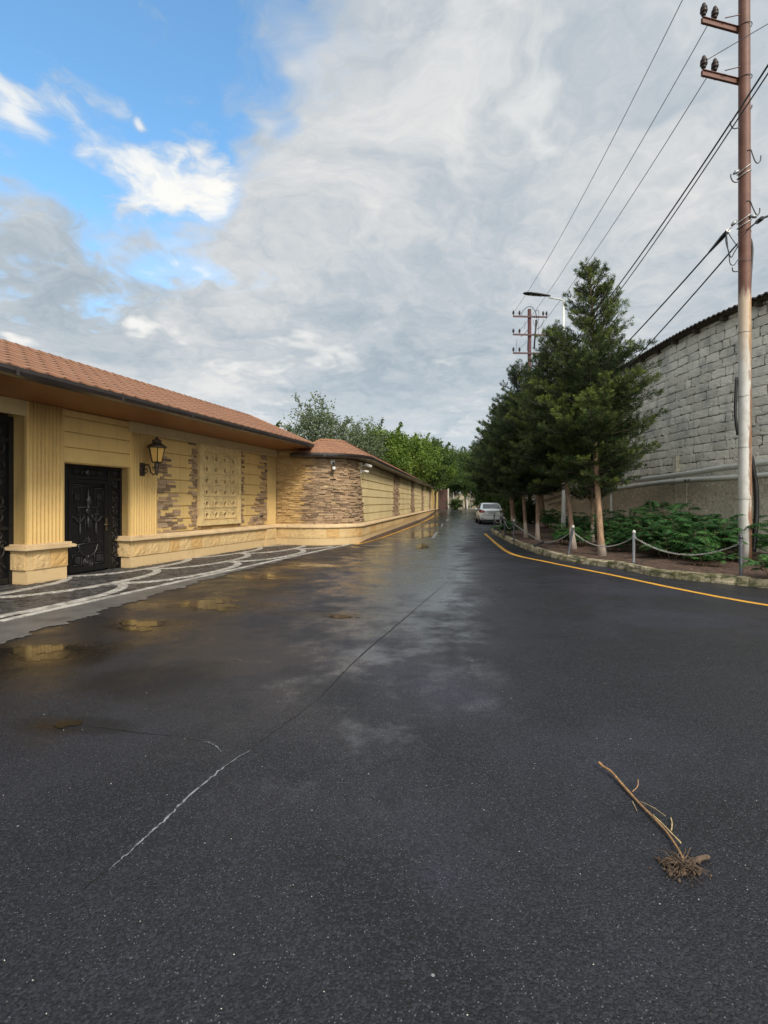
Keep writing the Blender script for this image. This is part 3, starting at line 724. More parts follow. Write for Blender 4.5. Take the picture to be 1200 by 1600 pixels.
# banded render panels
mb = MB()
def bands(u0, u1, z0, z1, h=0.3, v=0.028, edgefn=None, fr=F, v0=0.0):
    z = z0
    while z < z1 - 0.03:
        zt = min(z + h, z1)
        a, b_ = (u0, u1) if edgefn is None else edgefn((z + zt) / 2)
        n = 1
        v_ = v + .012; mb.hexa([fr(a, v0, z + .012), fr(a, v_, z + .014), fr(b_, v_, z + .014), fr(b_, v0, z + .012), fr(a, v0, zt - .012), fr(a, v_, zt - .015), fr(b_, v_, zt - .015), fr(b_, v0, zt - .012)])
        z = zt
bands(7.785, 9.60, 2.285, 3.335, 0.30, 0.03); mb.build('render_bands', 'yellow', B)
mb = MB(); bands(10.33, 15.6, 0.75, 3.09, 0.33); mb.build('render_bands', 'yellow', B)
mb = MB(); bands(1.0, 2.3, 0.75, 3.3, 0.3); mb.build('render_bands', 'yellow', B)
# frieze under the soffit
mb = MB(); mb.box(F, 9.45, 16.22, 0.03, 0.095, 3.10, 3.336); mb.box(F, 3.15, 7.06, 0.0, 0.05, 3.06, 3.336)
mb.box(F, 9.45, 16.22, 0.095, 0.125, 3.10, 3.135)
mb.build('frieze', 'frieze', B)
# fluted columns on plinths
def column(u0, u1, nfl, ztop, plinth=True, vface=0.055):
    c = MB()
    c.box(F, u0, u1, -0.30 if plinth else 0.0, vface, 0.70, ztop)
    pitch = (u1 - u0 - 0.06) / nfl
    for i in range(nfl):
        a = u0 + 0.03 + pitch * (i + 0.12); b_ = u0 + 0.03 + pitch * (i + 0.88); n = 6; zt = ztop - 0.004 if plinth else ztop - 0.03
        base = len(c.v)
        for zz in (0.735, zt):
            for k in range(n + 1):
                th = math.pi * k / n; c.v.append(tuple(F((a + b_) / 2 - (b_ - a) / 2 * math.cos(th), vface - 0.002 + 0.036 * math.sin(th), zz)))
        for k in range(n): c.face((base + k, base + k + 1, base + n + 2 + k, base + n + 1 + k), 0.5, 0, True)
        c.face(tuple(base + n + 1 + k for k in range(n + 1)), 0.5, 0)
    o = c.build('fluted_column', 'yellow', B)
    if plinth:
        d_ = MB(); d_.box(F, u0 - 0.03, u1 + 0.015, -0.30, 0.10, 0, 0.265); d_.build('plinth', 'sand', o)
        d_ = MB()
        m_ = (u0 + u1) / 2
        d_.box(F, u0 - 0.03, u1 + 0.015, -0.30, 0.110, 0.265, 0.615, 0.5)
        d_.box(F, u0 - 0.04, u0 + 0.06, 0.084, 0.112, 0.27, 0.612, 0.1)
        ashlar(d_, F, u0 + 0.065, u1 + 0.02, 0.125, 0.27, 0.612, 0.3, 0.4)
        def Fs(a, b_, z): return F(u0 - 0.03 - b_, a, z)
        ashlar(d_, Fs, -0.29, 0.08, 0.04, 0.27, 0.612, 0.3, 0.4)
        d_.build('plinth_stones', 'sand_rough', o)
        d_ = MB()
        for (o_, za, zb) in ((0.055, 0.612, 0.632), (0.115, 0.632, 0.682), (0.095, 0.682, 0.695), (0.06, 0.695, 0.737)):
            d_.box(F, u0 - 0.03 - o_, u1 + 0.02 + o_, -0.32, 0.10 + o_, za, zb)
        cp = d_.build('plinth_cap', 'cap', o)
        bv = cp.modifiers.new('bevel', 'BEVEL'); bv.width = 0.014; bv.segments = 2
    return o
column(7.02, 7.785, 9, Z_SOF - 0.004)
column(9.47, 10.33, 10, Z_SOF - 0.24)
column(2.35, 3.15, 9, Z_SOF - 0.004)
column(15.60, 16.22, 8, Z_SOF - 0.24, plinth=False)
# base course and cap along the facade
mb = MB(); sweep(mb, F, [10.35, 15.4], [(0.0, 0), (0.10, 0), (0.10, 0.255), (0.0, 0.255)]); mb.box(F, 15.4, 16.28, 0, 0.16, 0, 0.255); mb.build('base_course', 'sand', B)
mb = MB(); mb.box(F, 10.35, 16.28, 0, 0.105, 0.255, 0.60, 0.5); ashlar(mb, F, 10.36, 15.4, 0.12, 0.26, 0.60); mb.box(F, 15.4, 15.52, 0.07, 0.17, 0.257, 0.598, 0.0); ashlar(mb, F, 15.52, 16.05, 0.18, 0.26, 0.60)
mb.build('base_stones', 'sand_rough', B)
mb = MB(); capprof = [(0.0, 0.60), (0.15, 0.60), (0.155, 0.615), (0.205, 0.625), (0.205, 0.665), (0.175, 0.675), (0.165, 0.70), (0.12, 0.712), (0.11, 0.735), (0.0, 0.745)]
sweep(mb, F, [10.35, 16.27], capprof); mb.build('base_cap', 'cap', B)
# stacked-stone veneer with stepped edges
mb = MB()
def t_brown(): return random.random() * 0.97
def stepj(z, sd): return 0.10 * math.sin(z * 37 + sd) + 0.07 * math.sin(z * 91 + sd * 2)
def tl(s, z):
    e = lerp(11.42, 10.62, min(1, (z - 0.75) / 1.95)) + stepj(z, 1)
    return t_brown() if s < e and z < 2.72 else None
ledge(mb, F, 10.345, 11.6, 0.745, 2.75, tl, v0=0.0, vmin=0.045, vmax=0.085, lmin=.12, lmax=.4)
ledge(mb, F, 11.50, 11.86, 0.745, 3.09, lambda s, z: t_brown() if s > 11.60 + stepj(z, 3) * 0.6 else None, v0=0.0, vmin=0.045, vmax=0.085, lmin=.1, lmax=.22)
ledge(mb, F, 13.86, 14.2, 0.745, 3.09, lambda s, z: t_brown() if s < 14.12 + stepj(z, 5) * 0.6 else None, v0=0.0, vmin=0.045, vmax=0.085, lmin=.1, lmax=.22)
ledge(mb, F, 14.1, 15.6, 0.745, 3.09, lambda s, z: t_brown() + (1.0 if random.random() < .15 else 0) if s > lerp(14.25, 15.25, min(1, ((z - 0.75) / 1.3) ** .8)) + stepj(z, 7) * 0.9 else None, v0=0.0, vmin=0.045, vmax=0.085, lmin=.12, lmax=.4)
ledge(mb, F, 11.86, 13.86, 0.745, 0.86, lambda s, z: 1.0 + random.random() * .5, v0=0.0, vmin=0.045, vmax=0.07)
mb.build('stone_veneer', 'ledge', B)
# concrete lattice window
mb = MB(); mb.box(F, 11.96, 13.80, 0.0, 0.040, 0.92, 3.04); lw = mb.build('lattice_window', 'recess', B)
mb = MB()
mb.box(F, 11.86, 12.02, 0.0, 0.15, 0.86, 3.095); mb.box(F, 13.74, 13.86, 0.0, 0.15, 0.86, 3.095); mb.box(F, 12.02, 13.74, 0.0, 0.145, 2.90, 3.095); mb.box(F, 12.02, 13.74, 0.0, 0.15, 0.86, 0.98)
mb.build('frame', 'lattice', lw)
mb = MB(); U0, U1, Z0, Z1 = 12.02, 13.74, 0.98, 2.90; nc, nr = 4, 6; cw = (U1 - U0) / nc; ch = (Z1 - Z0) / nr
for i in range(nc):
    for j in range(nr):
        cu = U0 + cw * (i + 0.5); cz = Z0 + ch * (j + 0.5)
        # plate with a round eye: ring of quads from a circle to the square outline
        n = 24; rr = 0.062; b0 = len(mb.v)
        def sq(a):
            c_, s_ = math.cos(a), math.sin(a); k = 1 / max(abs(c_) / (cw / 2), abs(s_) / (ch / 2)); return c_ * k, s_ * k
        rings = []
        for q, (rad, vv) in enumerate(((rr, 0.045), (rr, 0.10), (rr + .025, 0.115), (rr + .045, 0.10))):
            rings.append([F(cu + rad * math.cos(2 * math.pi * k / n), vv, cz + rad * math.sin(2 * math.pi * k / n)) for k in range(n)])
        for r1, r2 in zip(rings, rings[1:]):
            for k in range(n): mb.poly([r1[k], r1[(k + 1) % n], r2[(k + 1) % n], r2[k]])
        # fretwork outside the eye: short bars with dark gaps
        g = 7
        for a in range(g):
            for c_ in range(g):
                x0 = cu - cw / 2 + cw * a / g; z0 = cz - ch / 2 + ch * c_ / g; x1 = x0 + cw / g; z1 = z0 + ch / g
                xm, zm = (x0 + x1) / 2 - cu, (z0 + z1) / 2 - cz
                if math.hypot(xm, zm) < rr + 0.03: continue
                hole_ = (a in (0, 6) and c_ in (2, 4))
                if hole_: mb.box(F, x0, x1, 0.042, 0.080, z0, z1); continue
                top = 0.10 + 0.012 * ((a * 3 + c_ * 5) % 3 - 1)
                mb.box(F, x0 + .0015, x1 - .0015, 0.042, top, z0 + .0015, z1 - .0015, skip=(5,))
mb.build('fretwork', 'lattice', lw)

# ornate iron door
def spiral(cu, cz, r, turns, dirn, fr, v, start=0.0, n=22):
    return [fr(cu + r * (1 - 0.8 * i / n) * math.cos(start + dirn * turns * 2 * math.pi * i / n), v, cz + r * (1 - 0.8 * i / n) * math.sin(start + dirn * turns * 2 * math.pi * i / n)) for i in range(n + 1)]
VD = -0.20
door = MB(); door.box(F, 7.79, 9.46, VD - 0.06, VD - 0.03, 0.0, 2.275); D_ = door.build('door', 'glassdark', B)
mb = MB()
mb.box(F, 7.79, 8.06, VD - 0.03, VD + 0.03, 0.0, 2.275); mb.box(F, 9.07, 9.15, VD - 0.03, VD + 0.035, 0.0, 2.03); mb.box(F, 9.41, 9.465, VD - 0.03, VD + 0.03, 0.0, 2.275)
mb.box(F, 8.06, 9.41, VD - 0.03, VD + 0.03, 1.99, 2.05); mb.box(F, 8.06, 9.41, VD - 0.03, VD + 0.03, 2.22, 2.275)
mb.box(F, 9.07, 9.15, VD - 0.03, VD + 0.03, 2.05, 2.22)
mb.build('frame', 'iron', D_)
mb = MB(); mb.box(F, 8.075, 9.06, VD - 0.03, VD + 0.0, 0.06, 1.98)
for (a, b_, c_, e) in ((8.075, 9.06, 0.06, 0.16), (8.075, 9.06, 1.90, 1.98), (8.075, 8.15, 0.16, 1.90), (8.97, 9.06, 0.16, 1.90)): mb.box(F, a, b_, VD, VD + 0.035, c_, e)
leaf = mb.build('leaf', 'iron', D_)
mb = MB(); vR = VD + 0.02; mu = 8.56
def bar(pts, r=0.009): mb.tube([F(a, vR, z) for a, z in pts], r, 5)
bar([(8.17, 1.86), (8.95, 1.86)], .008); bar([(8.17, 1.83), (8.95, 1.83)], .006)
for sgn in (-1, 1):
    c0 = mu + sgn * 0.28
    bar([(c0 - .11, 1.80), (c0 + .11, 1.80), (c0 + .11, 1.52), (c0 - .11, 1.52), (c0 - .11, 1.80)], .007)
    mb.box(F, c0 - .065, c0 + .065, vR - .015, vR + .012, 1.55, 1.68)
    bar([(c0 - .02 * sgn, 1.52), (c0 - .02 * sgn, 1.40)], .007)
    mb.tube([F(mu + sgn * (0.08 + 0.34 * k / 10), vR, 1.24 - 0.15 * math.sin(math.pi * min(1, k / 7.5) * 0.9)) for k in range(11)], [0.010 + 0.018 * math.sin(math.pi * k / 10) for k in range(11)], 6)
    mb.tube([F(mu + sgn * 0.20, vR, z) for z in (1.12, 1.0, 0.92, 0.84, 0.80)], [0.008, 0.016, 0.026, 0.022, 0.006], 6)
    bar([(mu + sgn * 0.20, 1.40), (mu + sgn * 0.20, 0.66)], .006); bar([(mu + sgn * 0.07, 1.22), (mu + sgn * 0.07, 0.76)], .005)
    bar([(mu + sgn * .30, 0.62), (mu + sgn * .33, .66), (mu + sgn * .38, .64), (mu + sgn * .36, .58)], .007)
    c0 = mu + sgn * 0.27
    bar([(c0 - .11, .20), (c0 + .11, .20), (c0 + .11, .42), (c0 - .11, .42), (c0 - .11, .20)], .007); mb.box(F, c0 - .06, c0 + .06, vR - .015, vR + .012, .24, .38)
    bar([(c0, .42), (mu + sgn * .2, .56)], .006)
bar([(mu - .26, 1.40), (mu + .26, 1.40), (mu + .22, 1.33), (mu + .27, 1.24), (mu - .27, 1.24), (mu - .22, 1.33), (mu - .26, 1.40)], .010)
for zc, prof in ((1.84, [(.006, 0), (.010, -.10), (.03, -.14), (.012, -.18), (.05, -.23), (.065, -.30), (.055, -.37), (.02, -.42), (.05, -.44), (.02, -.47)]),):
    mb.lathe(F(mu, vR, zc), [(r, h) for r, h in prof], 10)
mb.lathe(F(mu, vR - .01, 1.32), [(.065, 0), (.06, .02), (.03, .03)], 12, axis=tuple(nF))
mb.tube([F(mu, vR, z) for z in (1.22, 1.1, 1.0, .93)], [.02, .03, .022, .004], 6)
bar([(mu - .30, .62), (mu + .30, .66)], .012)
mb.tube([F(mu + .24 * math.cos(math.pi + math.pi * k / 12), vR, .62 + .26 * math.sin(math.pi + math.pi * k / 12)) for k in range(13)], .016, 6)
for k in range(5): bar([(mu, .66), (mu + .11 * math.cos(math.pi * (k + .5) / 5), .66 + .12 * math.sin(math.pi * (k + .5) / 5))], .009)
mb.tube([F(mu, vR, z) for z in (.38, .34, .31)], [.03, .015, .02], 6)
for rr_, tt in ((.115, .014), (.075, .012), (.03, .02)): mb.tube([F(mu + rr_ * math.cos(2 * math.pi * k / 18), vR, .23 + rr_ * math.sin(2 * math.pi * k / 18)) for k in range(19)], tt, 5, caps=False)
for k in range(8): bar([(mu + .03 * math.cos(k * .785), .23 + .03 * math.sin(k * .785)), (mu + .11 * math.cos(k * .785), .23 + .11 * math.sin(k * .785))], .006)
bar([(8.17, .19 - .06), (8.95, .13)], .006)
mb.build('wrought_ornament', 'iron_relief', leaf)
mb = MB()
for k in range(7):
    zc = 0.16 + k * 0.285; sg = 1 if k % 2 else -1
    mb.tube(spiral(9.28 + .02 * sg, zc, .10, 1.1, sg, F, vR, start=0.5 * k), .009, 5); mb.tube(spiral(9.28 - .03 * sg, zc + .13, .06, 1.0, -sg, F, vR), .008, 5)
    mb.tube([F(9.28 - .1 * sg, vR, zc - .1), F(9.28, vR, zc), F(9.28 + .1 * sg, vR, zc + .12)], .008, 5)
mb.build('scrollwork', 'iron_relief', D_); mb = MB()
for uc, sg in ((8.28, 1), (8.45, -1), (8.70, 1), (8.87, -1), (9.28, 1)):
    mb = MB(); mb.tube(spiral(uc, 2.135, .06, 1.1, sg, F, vR), .009, 5); mb.build('scroll', 'iron_relief', D_)
mb = MB()
mb.lathe(F(8.56, vR - .01, 2.13), [(.07, 0), (.06, .02), (.02, .03)], 12, axis=tuple(nF))
mb.build('medallion', 'iron_relief', D_)
mb = MB(); mb.box(F, 8.995, 9.035, VD + .03, VD + .05, .88, 1.16); mb.tube([F(9.015, VD + .05, 1.02), F(9.015, VD + .10, 1.02), F(8.90, VD + .10, 1.02)], .011, 6); mb.build('handle', 'brass', leaf)
# big iron gate to the left, mostly outside the frame
mb = MB(); mb.box(F, 3.16, 7.015, -0.38, -0.34, 0.0, 3.055); gate = mb.build('gate', 'glassdark', B)
mb = MB()
for a, b_ in ((3.16, 3.26), (5.0, 5.1), (6.93, 7.015)): mb.box(F, a, b_, -0.34, -0.26, 0.0, 3.055)
for a, b_ in ((0.03, .13), (1.0, 1.06), (2.6, 2.66), (2.97, 3.055)): mb.box(F, 3.26, 6.93, -0.335, -0.27, a, b_)
mb.build('frame', 'iron', gate)
mb = MB()
for col_ in range(10):
    uc = 3.5 + col_ * 0.36
    for k in range(9):
        zc = 0.3 + k * 0.31; sg = 1 if (k + col_) % 2 else -1
        mb.tube(spiral(uc, zc, .13, 1.15, sg, F, -0.28, start=k), .012, 5); mb.tube(spiral(uc - .08 * sg, zc + .14, .07, 1.0, -sg, F, -0.28), .010, 5)
mb.build('scrollwork', 'iron_relief', gate)

# soffit, gutter and roof of the entrance building
OV = 1.62
mb = MB(); mb.hexa([F(0.6, -0.3, Z_SOF), F(0.6, OV, Z_SOF), F(15.66, OV, Z_SOF), F(16.3, -0.3, Z_SOF), F(0.6, -0.3, Z_SOF + .03), F(0.6, OV, Z_SOF + .03), F(15.66, OV, Z_SOF + .03), F(16.3, -0.3, Z_SOF + .03)])
mb.hexa([F(15.66, 0.0, Z_SOF + .001), F(15.66, OV, Z_SOF + .001), F(16.6, OV - 0.25, Z_SOF + .001), F(16.9, 0.0, Z_SOF + .001), F(15.66, 0.0, Z_SOF + .03), F(15.66, OV, Z_SOF + .03), F(16.6, OV - 0.25, Z_SOF + .03), F(16.9, 0, Z_SOF + .03)])
mb.build('soffit', 'soffit', B)
mb = MB()
gp = [(OV - .02, 3.325), (OV + .05, 3.31), (OV + .12, 3.335), (OV + .145, 3.39), (OV + .145, 3.445), (OV + .13, 3.445), (OV + .12, 3.39), (OV + .05, 3.35), (OV - .02, 3.36)]
sweep(mb, F, frange(0.6, 15.72, 12), gp)
mb.box(F, 0.6, 15.70, OV - .055, OV - .022, 3.325, 3.50)
for k in range(8):
    a = 1.6 + k * 1.95; mb.box(F, a, a + .05, OV + .142, OV + .155, 3.32, 3.45)
e0 = [F(15.70, OV + .02, 0), F(16.75, OV - 0.28, 0)]
def Fe(a, b_, z):
    d_ = (e0[1] - e0[0]); L = d_.length; d_ = d_ / L; n_ = V3((d_.y, -d_.x, 0)) * -1; p = e0[0] + d_ * a * L + n_ * b_; return V3((p.x, p.y, z))
gt = mb.build('gutter', 'gutter', B)
# roof: main slope, hipped far end, back slope, tiled in courses
Re, Zr, Ze = 14.95, 4.36, 3.47
vR0 = -0.20                                                     # ridge line
def slope_pt(u, f):   # f 0 at the eave, 1 at the ridge
    return u, lerp(OV + 0.07, vR0, f), lerp(Ze, Zr, f)
mb = MB()
mb.poly([F(0.6, OV + .07, Ze - .02), F(15.80, OV + .07, Ze - .02), F(Re, vR0, Zr - .02), F(0.6, vR0, Zr - .02)])
mb.poly([F(0.6, vR0 - 3.2, Ze - .02), F(0.6, vR0, Zr - .02), F(Re, vR0, Zr - .02), F(Re + 1.4, vR0 - 3.2, Ze - .02)])
mb.poly([F(15.80, OV + .07, Ze - .02), F(Re + 1.4, vR0 - 3.2, Ze - .02), F(Re, vR0, Zr - .02)])
def shingles(mb, fr3, a0fn, a1fn, rows, du_, nseg=6, drop=0.03, th=0.014):
    """wavy-edged shingle courses; fr3(a, f, lift)"""
    for r_ in range(rows):
        f0 = r_ / rows - 0.004; f1 = (r_ + 1.25) / rows
        f1 = min(f1, 1.0); a0 = a0fn(f0); a1 = a1fn((f0 + f1) / 2); off = (r_ % 2) * du_ / 2
        a = a0 - off
        while a < a1:
            b_ = a + du_; tn = random.random()
            for k in range(nseg):
                x0 = a + du_ * k / nseg; x1 = a + du_ * (k + 1) / nseg
                if x1 > a1 or x0 < a0 - 1e-6: continue
                def wv(q): return (0.5 - 0.5 * math.cos(2 * math.pi * q)) * (0.42 / rows)
                g0 = f0 + wv((k) / nseg); g1 = f0 + wv((k + 1) / nseg)
                pa, pb = fr3(x0, g0, th), fr3(x1, g1, th); pc, pd = fr3(x1, f1, 0.004), fr3(x0, f1, 0.004)
                mb.poly([pa, pb, pc, pd], tn)
                mb.poly([fr3(x0, g0, -.012), fr3(x1, g1, -.012), pb, pa], tn * .3)  # course edge toned darker, painting in the shadow line below each course
            a = b_
shingles(mb, lambda a, f, l: (lambda q: F(q[0], q[1], q[2] + l))(slope_pt(a, f)), lambda f: 0.6, lambda f: lerp(15.80, Re, f), 9, 0.30, th=.020)
rf = mb.build('roof', 'shingle', B)
mb = MB()
def ridge_cap(pts, mbx, wd=0.11, up=0.035):
    pts = [V3(p) for p in pts]
    for p, q in zip(pts, pts[1:]):
        L = (q - p).length; n = max(1, int(L / 0.22)); d_ = (q - p).normalized(); s_ = d_.cross(V3((0, 0, 1))).normalized()
        for i in range(n):
            a = p + (q - p) * (i / n); b_ = p + (q - p) * ((i + 1.1) / n); tn = random.random()
            for sg in (-1, 1): mbx.poly([a + V3((0, 0, up + .012)), b_ + V3((0, 0, up)), b_ + s_ * sg * wd + V3((0, 0, -.045)), a + s_ * sg * wd + V3((0, 0, -.033))], tn)
ridge_cap([F(0.6, vR0, Zr), F(Re, vR0, Zr)], mb); ridge_cap([F(Re, vR0, Zr), F(15.80, OV + .07, Ze)], mb, 0.09)
mb.build('ridge_cap', 'shingle', rf)

# ------------------------------------------------------------------ long boundary wall with its curved corner
S_END = s_at_Y(73); S_ROOF = s_at_Y(56.5)
Wl = thing('boundary_wall', 'long curved yellow garden wall with brown stacked stone, banded panels and tiled coping', 'wall', tuple(Wf(S_ARC, 0, 0)))
mb = MB(); sweep(mb, Wf, ssteps(0.0, S_END), [(0.0, 0), (0.0, 3.02), (-0.5, 3.02), (-0.5, 0)]); sweep(mb, Wf, ssteps(0.0, T1 + .5), [(0.0, 3.02), (0.0, 3.338), (-0.3, 3.338), (-0.3, 3.02)]); 
mb.build('wall', 'yellow_far', Wl)
mb = MB(); sweep(mb, Wf, ssteps(0.02, S_END), [(-.01, 0), (0.10, 0), (0.10, 0.255), (-.01, 0.255)]); mb.build('base_course', 'sand', Wl)
mb = MB(); sweep(mb, Wf, ssteps(0.02, S_END), [(-.01, 0.255), (0.103, 0.255), (0.103, 0.60), (-.01, 0.60)], 0.5); ashlar(mb, Wf, 0.15, s_at_Y(32), 0.118, 0.26, 0.60)
mb.build('base_stones', 'sand_rough', Wl)
mb = MB(); sweep(mb, Wf, ssteps(0.02, S_END, 0.1), [(v if v == 0 else v - .02, z) for v, z in capprof]); mb.build('base_cap', 'cap', Wl)
mb = MB()
def bound(z): return 0.95 + 0.75 * max(0, (z - 1.1)) / 2.0 * 0.6 + 0.07 * math.sin(z * 40) + .05 * math.sin(z * 77)
s_end_top, s_end_bot = S_ARC - 0.25, S_ARC + 0.75
def tret(s, z):
    if s < bound(z): return 1.03 + random.random() * 0.95
    e = lerp(s_end_bot, s_end_top, (z - .74) / 2.25) + stepj(z, 2) * .5
    return t_brown() if s < e else None
# small stones so that they follow the curve
ledge(mb, Wf, 0.05, T1 + .45, 3.02, 3.335, tret, lmin=0.12, lmax=0.34, hmin=.05, hmax=.07, v0=-.01, vmin=0.03, vmax=0.075)
ledge(mb, Wf, 0.05, S_ARC + 1.0, 0.74, 3.02, tret, lmin=0.12, lmax=0.34, hmin=.042, hmax=.07, v0=-.01, vmin=0.03, vmax=0.075)
for cy, wb in ((28.5, 3.0), (37.2, 3.0), (45.8, 2.6), (55.2, 2.8)):
    sc_ = s_at_Y(cy)
    ledge(mb, Wf, sc_ - 1.7, sc_ + 1.7, 0.74, 3.0, lambda s, z: (t_brown() if sc_ - lerp(wb / 2, wb * .12, (z - .74) / 2.2) + stepj(z, 4) * .7 < s < sc_ + wb / 2 + stepj(z, 6) * .4 else None), lmin=.25, lmax=.7, hmin=.06, hmax=.10, v0=0.0, vmin=0.04, vmax=0.08)
mb.build('stone_veneer', 'ledge', Wl)
segs = [(S_ARC - 0.35, s_at_Y(27.6)), (s_at_Y(29.6), s_at_Y(36.4)), (s_at_Y(38.2), s_at_Y(45)), (s_at_Y(46.8), s_at_Y(54.2)), (s_at_Y(56.2), s_at_Y(58))]
for a, b_ in segs:
    mb = MB(); z = 0.745
    for k in range(8):
        zt = min(z + .325, 3.01)
        if zt - z < .05: break
        a_ = a + (0.0 if a > S_ARC else .35 + lerp(.72, -.28, (z - .74) / 2.25) - .04); st = ssteps(a_, b_)
        sweep(mb, Wf, st, [(0.0, z + .016), (0.045, z + .018), (0.045, zt - .020), (0.0, zt - .016)]); z = zt
    mb.build('render_bands', 'yellow_far', Wl)
mb = MB(); s0_ = s_at_Y(58.2)
for k in range(24):
    a = s0_ + k * .6; mb.box(Wf, a, a + .42, 0, .09, .745, 2.95)
mb.box(Wf, s0_, S_END, -.02, .12, 2.9, 3.0)
mb.build('fluted_panel', 'yellow', Wl)
# coping roof over the curved corner and the long run
def rprof(s, f, side=1): # f 0 eave .. 1 ridge
    return lerp(0.42, -0.5, f)
ZE2, ZR2 = 3.18, 3.74
S_R0 = T1 - 0.15
def roof_pt(s, f, l=0.0):
    ff = f
    if s < S_R0 + 0.75: f = min(f, max(0, (s - S_R0) / 0.75) * 1.0)
    e_ = S_ROOF - s
    if e_ < .75: f = min(f, max(0, e_ / .75))
    v = lerp(0.42, -0.5, f); p, n = Wp(s); 
    q = p + n * v; return V3((q.x, q.y, lerp(ZE2, ZR2, f) + l))
mb = MB(); ST = [S_R0 + .001] + ssteps(S_R0 + .15, S_ARC + .4, .15) + frange(S_ARC + 1.0, S_ROOF, 22)[0:]
for a, b_ in zip(ST, ST[1:]):
    for k in range(6):
        f0, f1 = k / 6, (k + 1) / 6; mb.poly([roof_pt(a, f0, -.01), roof_pt(b_, f0, -.01), roof_pt(b_, f1, -.01), roof_pt(a, f1, -.01)])
    # back slope
    def back(s): p = roof_pt(s, 1.0, -.01); pn, n = Wp(s); f = 1 - (ZR2 - p.z - .01) / (ZR2 - ZE2); q = pn + n * lerp(-1.2, -1.45, max(0, min(1, f))); return V3((q.x, q.y, ZE2))
    mb.poly([roof_pt(a, 1, -.01), roof_pt(b_, 1, -.01), back(b_), back(a)])
shingles(mb, lambda a, f, l: roof_pt(a, f, l), lambda f: S_R0 + f * .75, lambda f: s_at_Y(34), 7, 0.26, 4)
rf2 = mb.build('roof', 'shingle', Wl)
mb = MB(); ridge_cap([roof_pt(s, 1.0) for s in [S_R0 + .75] + frange(S_R0 + 1.0, S_ARC, 6) + frange(S_ARC + 1, S_ROOF - .8, 8)], mb, .10)
ridge_cap([roof_pt(S_R0, 0), roof_pt(S_R0 + .75, 1.0)], mb, .08); mb.build('ridge_cap', 'shingle', rf2)
mb = MB()
sweep(mb, Wf, ssteps(S_R0 - .12, S_ROOF, .12), [(.36, 3.06), (.42, 3.045), (.48, 3.07), (.505, 3.12), (.505, 3.175), (.49, 3.175), (.48, 3.12), (.42, 3.085), (.36, 3.09)])
for k in range(34):
    s = S_R0 + .3 + k * (.55 if k < 7 else 1.2)
    if s < S_ROOF: mb.box(Wf, s, s + .04, .50, .514, 3.055, 3.18)
mb.build('gutter', 'gutter', Wl)
mb = MB(); sweep(mb, Wf, ssteps(S_R0 - .1, S_ROOF, .12), [(0.0, 3.03), (0.36, 3.05), (0.36, 3.165), (-.02, 3.165)]); mb.build('soffit', 'gutter', Wl)
mb = MB(); ap = roof_pt(S_ARC - .2, .9); mb.tube([ap, ap + V3((0, 0, .30))], .012, 5); mb.build('roof_antenna', 'steel', Wl)  # thin antenna on the coping roof

# raised dirty strip between the long wall and the yellow line
l = []; r = []
for s in [S_ARC - .3, S_ARC, S_ARC + .5, S_ARC + 1.5] + frange(S_ARC + 3, S_END, 30):
    wdt = 0.22 * smooth01((s - S_ARC + .3) / 2.5) if s < s_at_Y(40) else .2
    a = Wf(s, .05, 0); b_ = Wf(s, .12 + wdt, 0); l.append((a.x, a.y, H(a.y) + .10)); r.append((b_.x, b_.y, H(b_.y) + .012))
struct(strip('gutter_strip', l, r, 'soil'))

# ------------------------------------------------------------------ wall lantern and cameras
LP = F(9.80, 0.09, 0)
L_ = thing('wall_lantern', 'bronze wall lantern with amber glass on the fluted column beside the iron door', 'lamp', tuple(F(9.80, .09, 2.26)))
mb = MB(); mb.lathe(F(9.80, .06, 2.26), [(.06, 0), (.08, .03), (.075, .05), (.03, .06)], 8, axis=tuple(nF))
mb.box(F, 9.745, 9.855, .07, .12, 2.12, 2.42); mb.build('back_plate', 'lantern', L_)
mb = MB(); lu = 9.80; lv = .50
mb.tube([F(lu, v, z) for v, z in ((.10, 2.30), (.18, 2.37), (.26, 2.38), (.31, 2.30), (.33, 2.20), (.40, 2.14), (.48, 2.17), (lv, 2.26))], [.022, .02, .018, .018, .018, .018, .02, .022], 7)
mb.tube([F(lu, v, z) for v, z in ((.10, 2.20), (.16, 2.17), (.22, 2.19), (.25, 2.24), (.22, 2.28), (.18, 2.26))], .013, 6)
mb.tube([F(lu, v, z) for v, z in ((.40, 2.24), (.44, 2.28), (.41, 2.32), (.37, 2.29))], .011, 6)
mb.lathe(F(lu, lv, 2.17), [(.012, -.05), (.03, 0), (.045, .05), (.035, .09), (.05, .14), (.06, .18), (.05, .22), (.07, .25)], 10); mb.build('arm', 'lantern', L_)
mb = MB(); mb.lathe(F(lu, lv, 2.43), [(.105, 0), (.175, .32)], 6, smooth=False); mb.build('glass', 'amber', L_)
mb = MB()
for k in range(6):
    a = 2 * math.pi * k / 6; c0 = F(lu, lv, 2.42)
    mb.tube([c0 + V3((.112 * math.cos(a), .112 * math.sin(a), 0)), c0 + V3((.184 * math.cos(a), .184 * math.sin(a), .335))], .011, 5)
mb.lathe(F(lu, lv, 2.40), [(.06, 0), (.115, .01), (.122, .035), (.10, .04)], 6, smooth=False)
mb.lathe(F(lu, lv, 2.75), [(.18, 0), (.215, .0), (.225, .025), (.205, .05), (.15, .085), (.10, .12), (.085, .15), (.11, .16), (.105, .18), (.06, .20), (.035, .215), (.03, .235), (.015, .25), (.012, .27)], 12)
mb.build('crown_and_frame', 'lantern', L_)

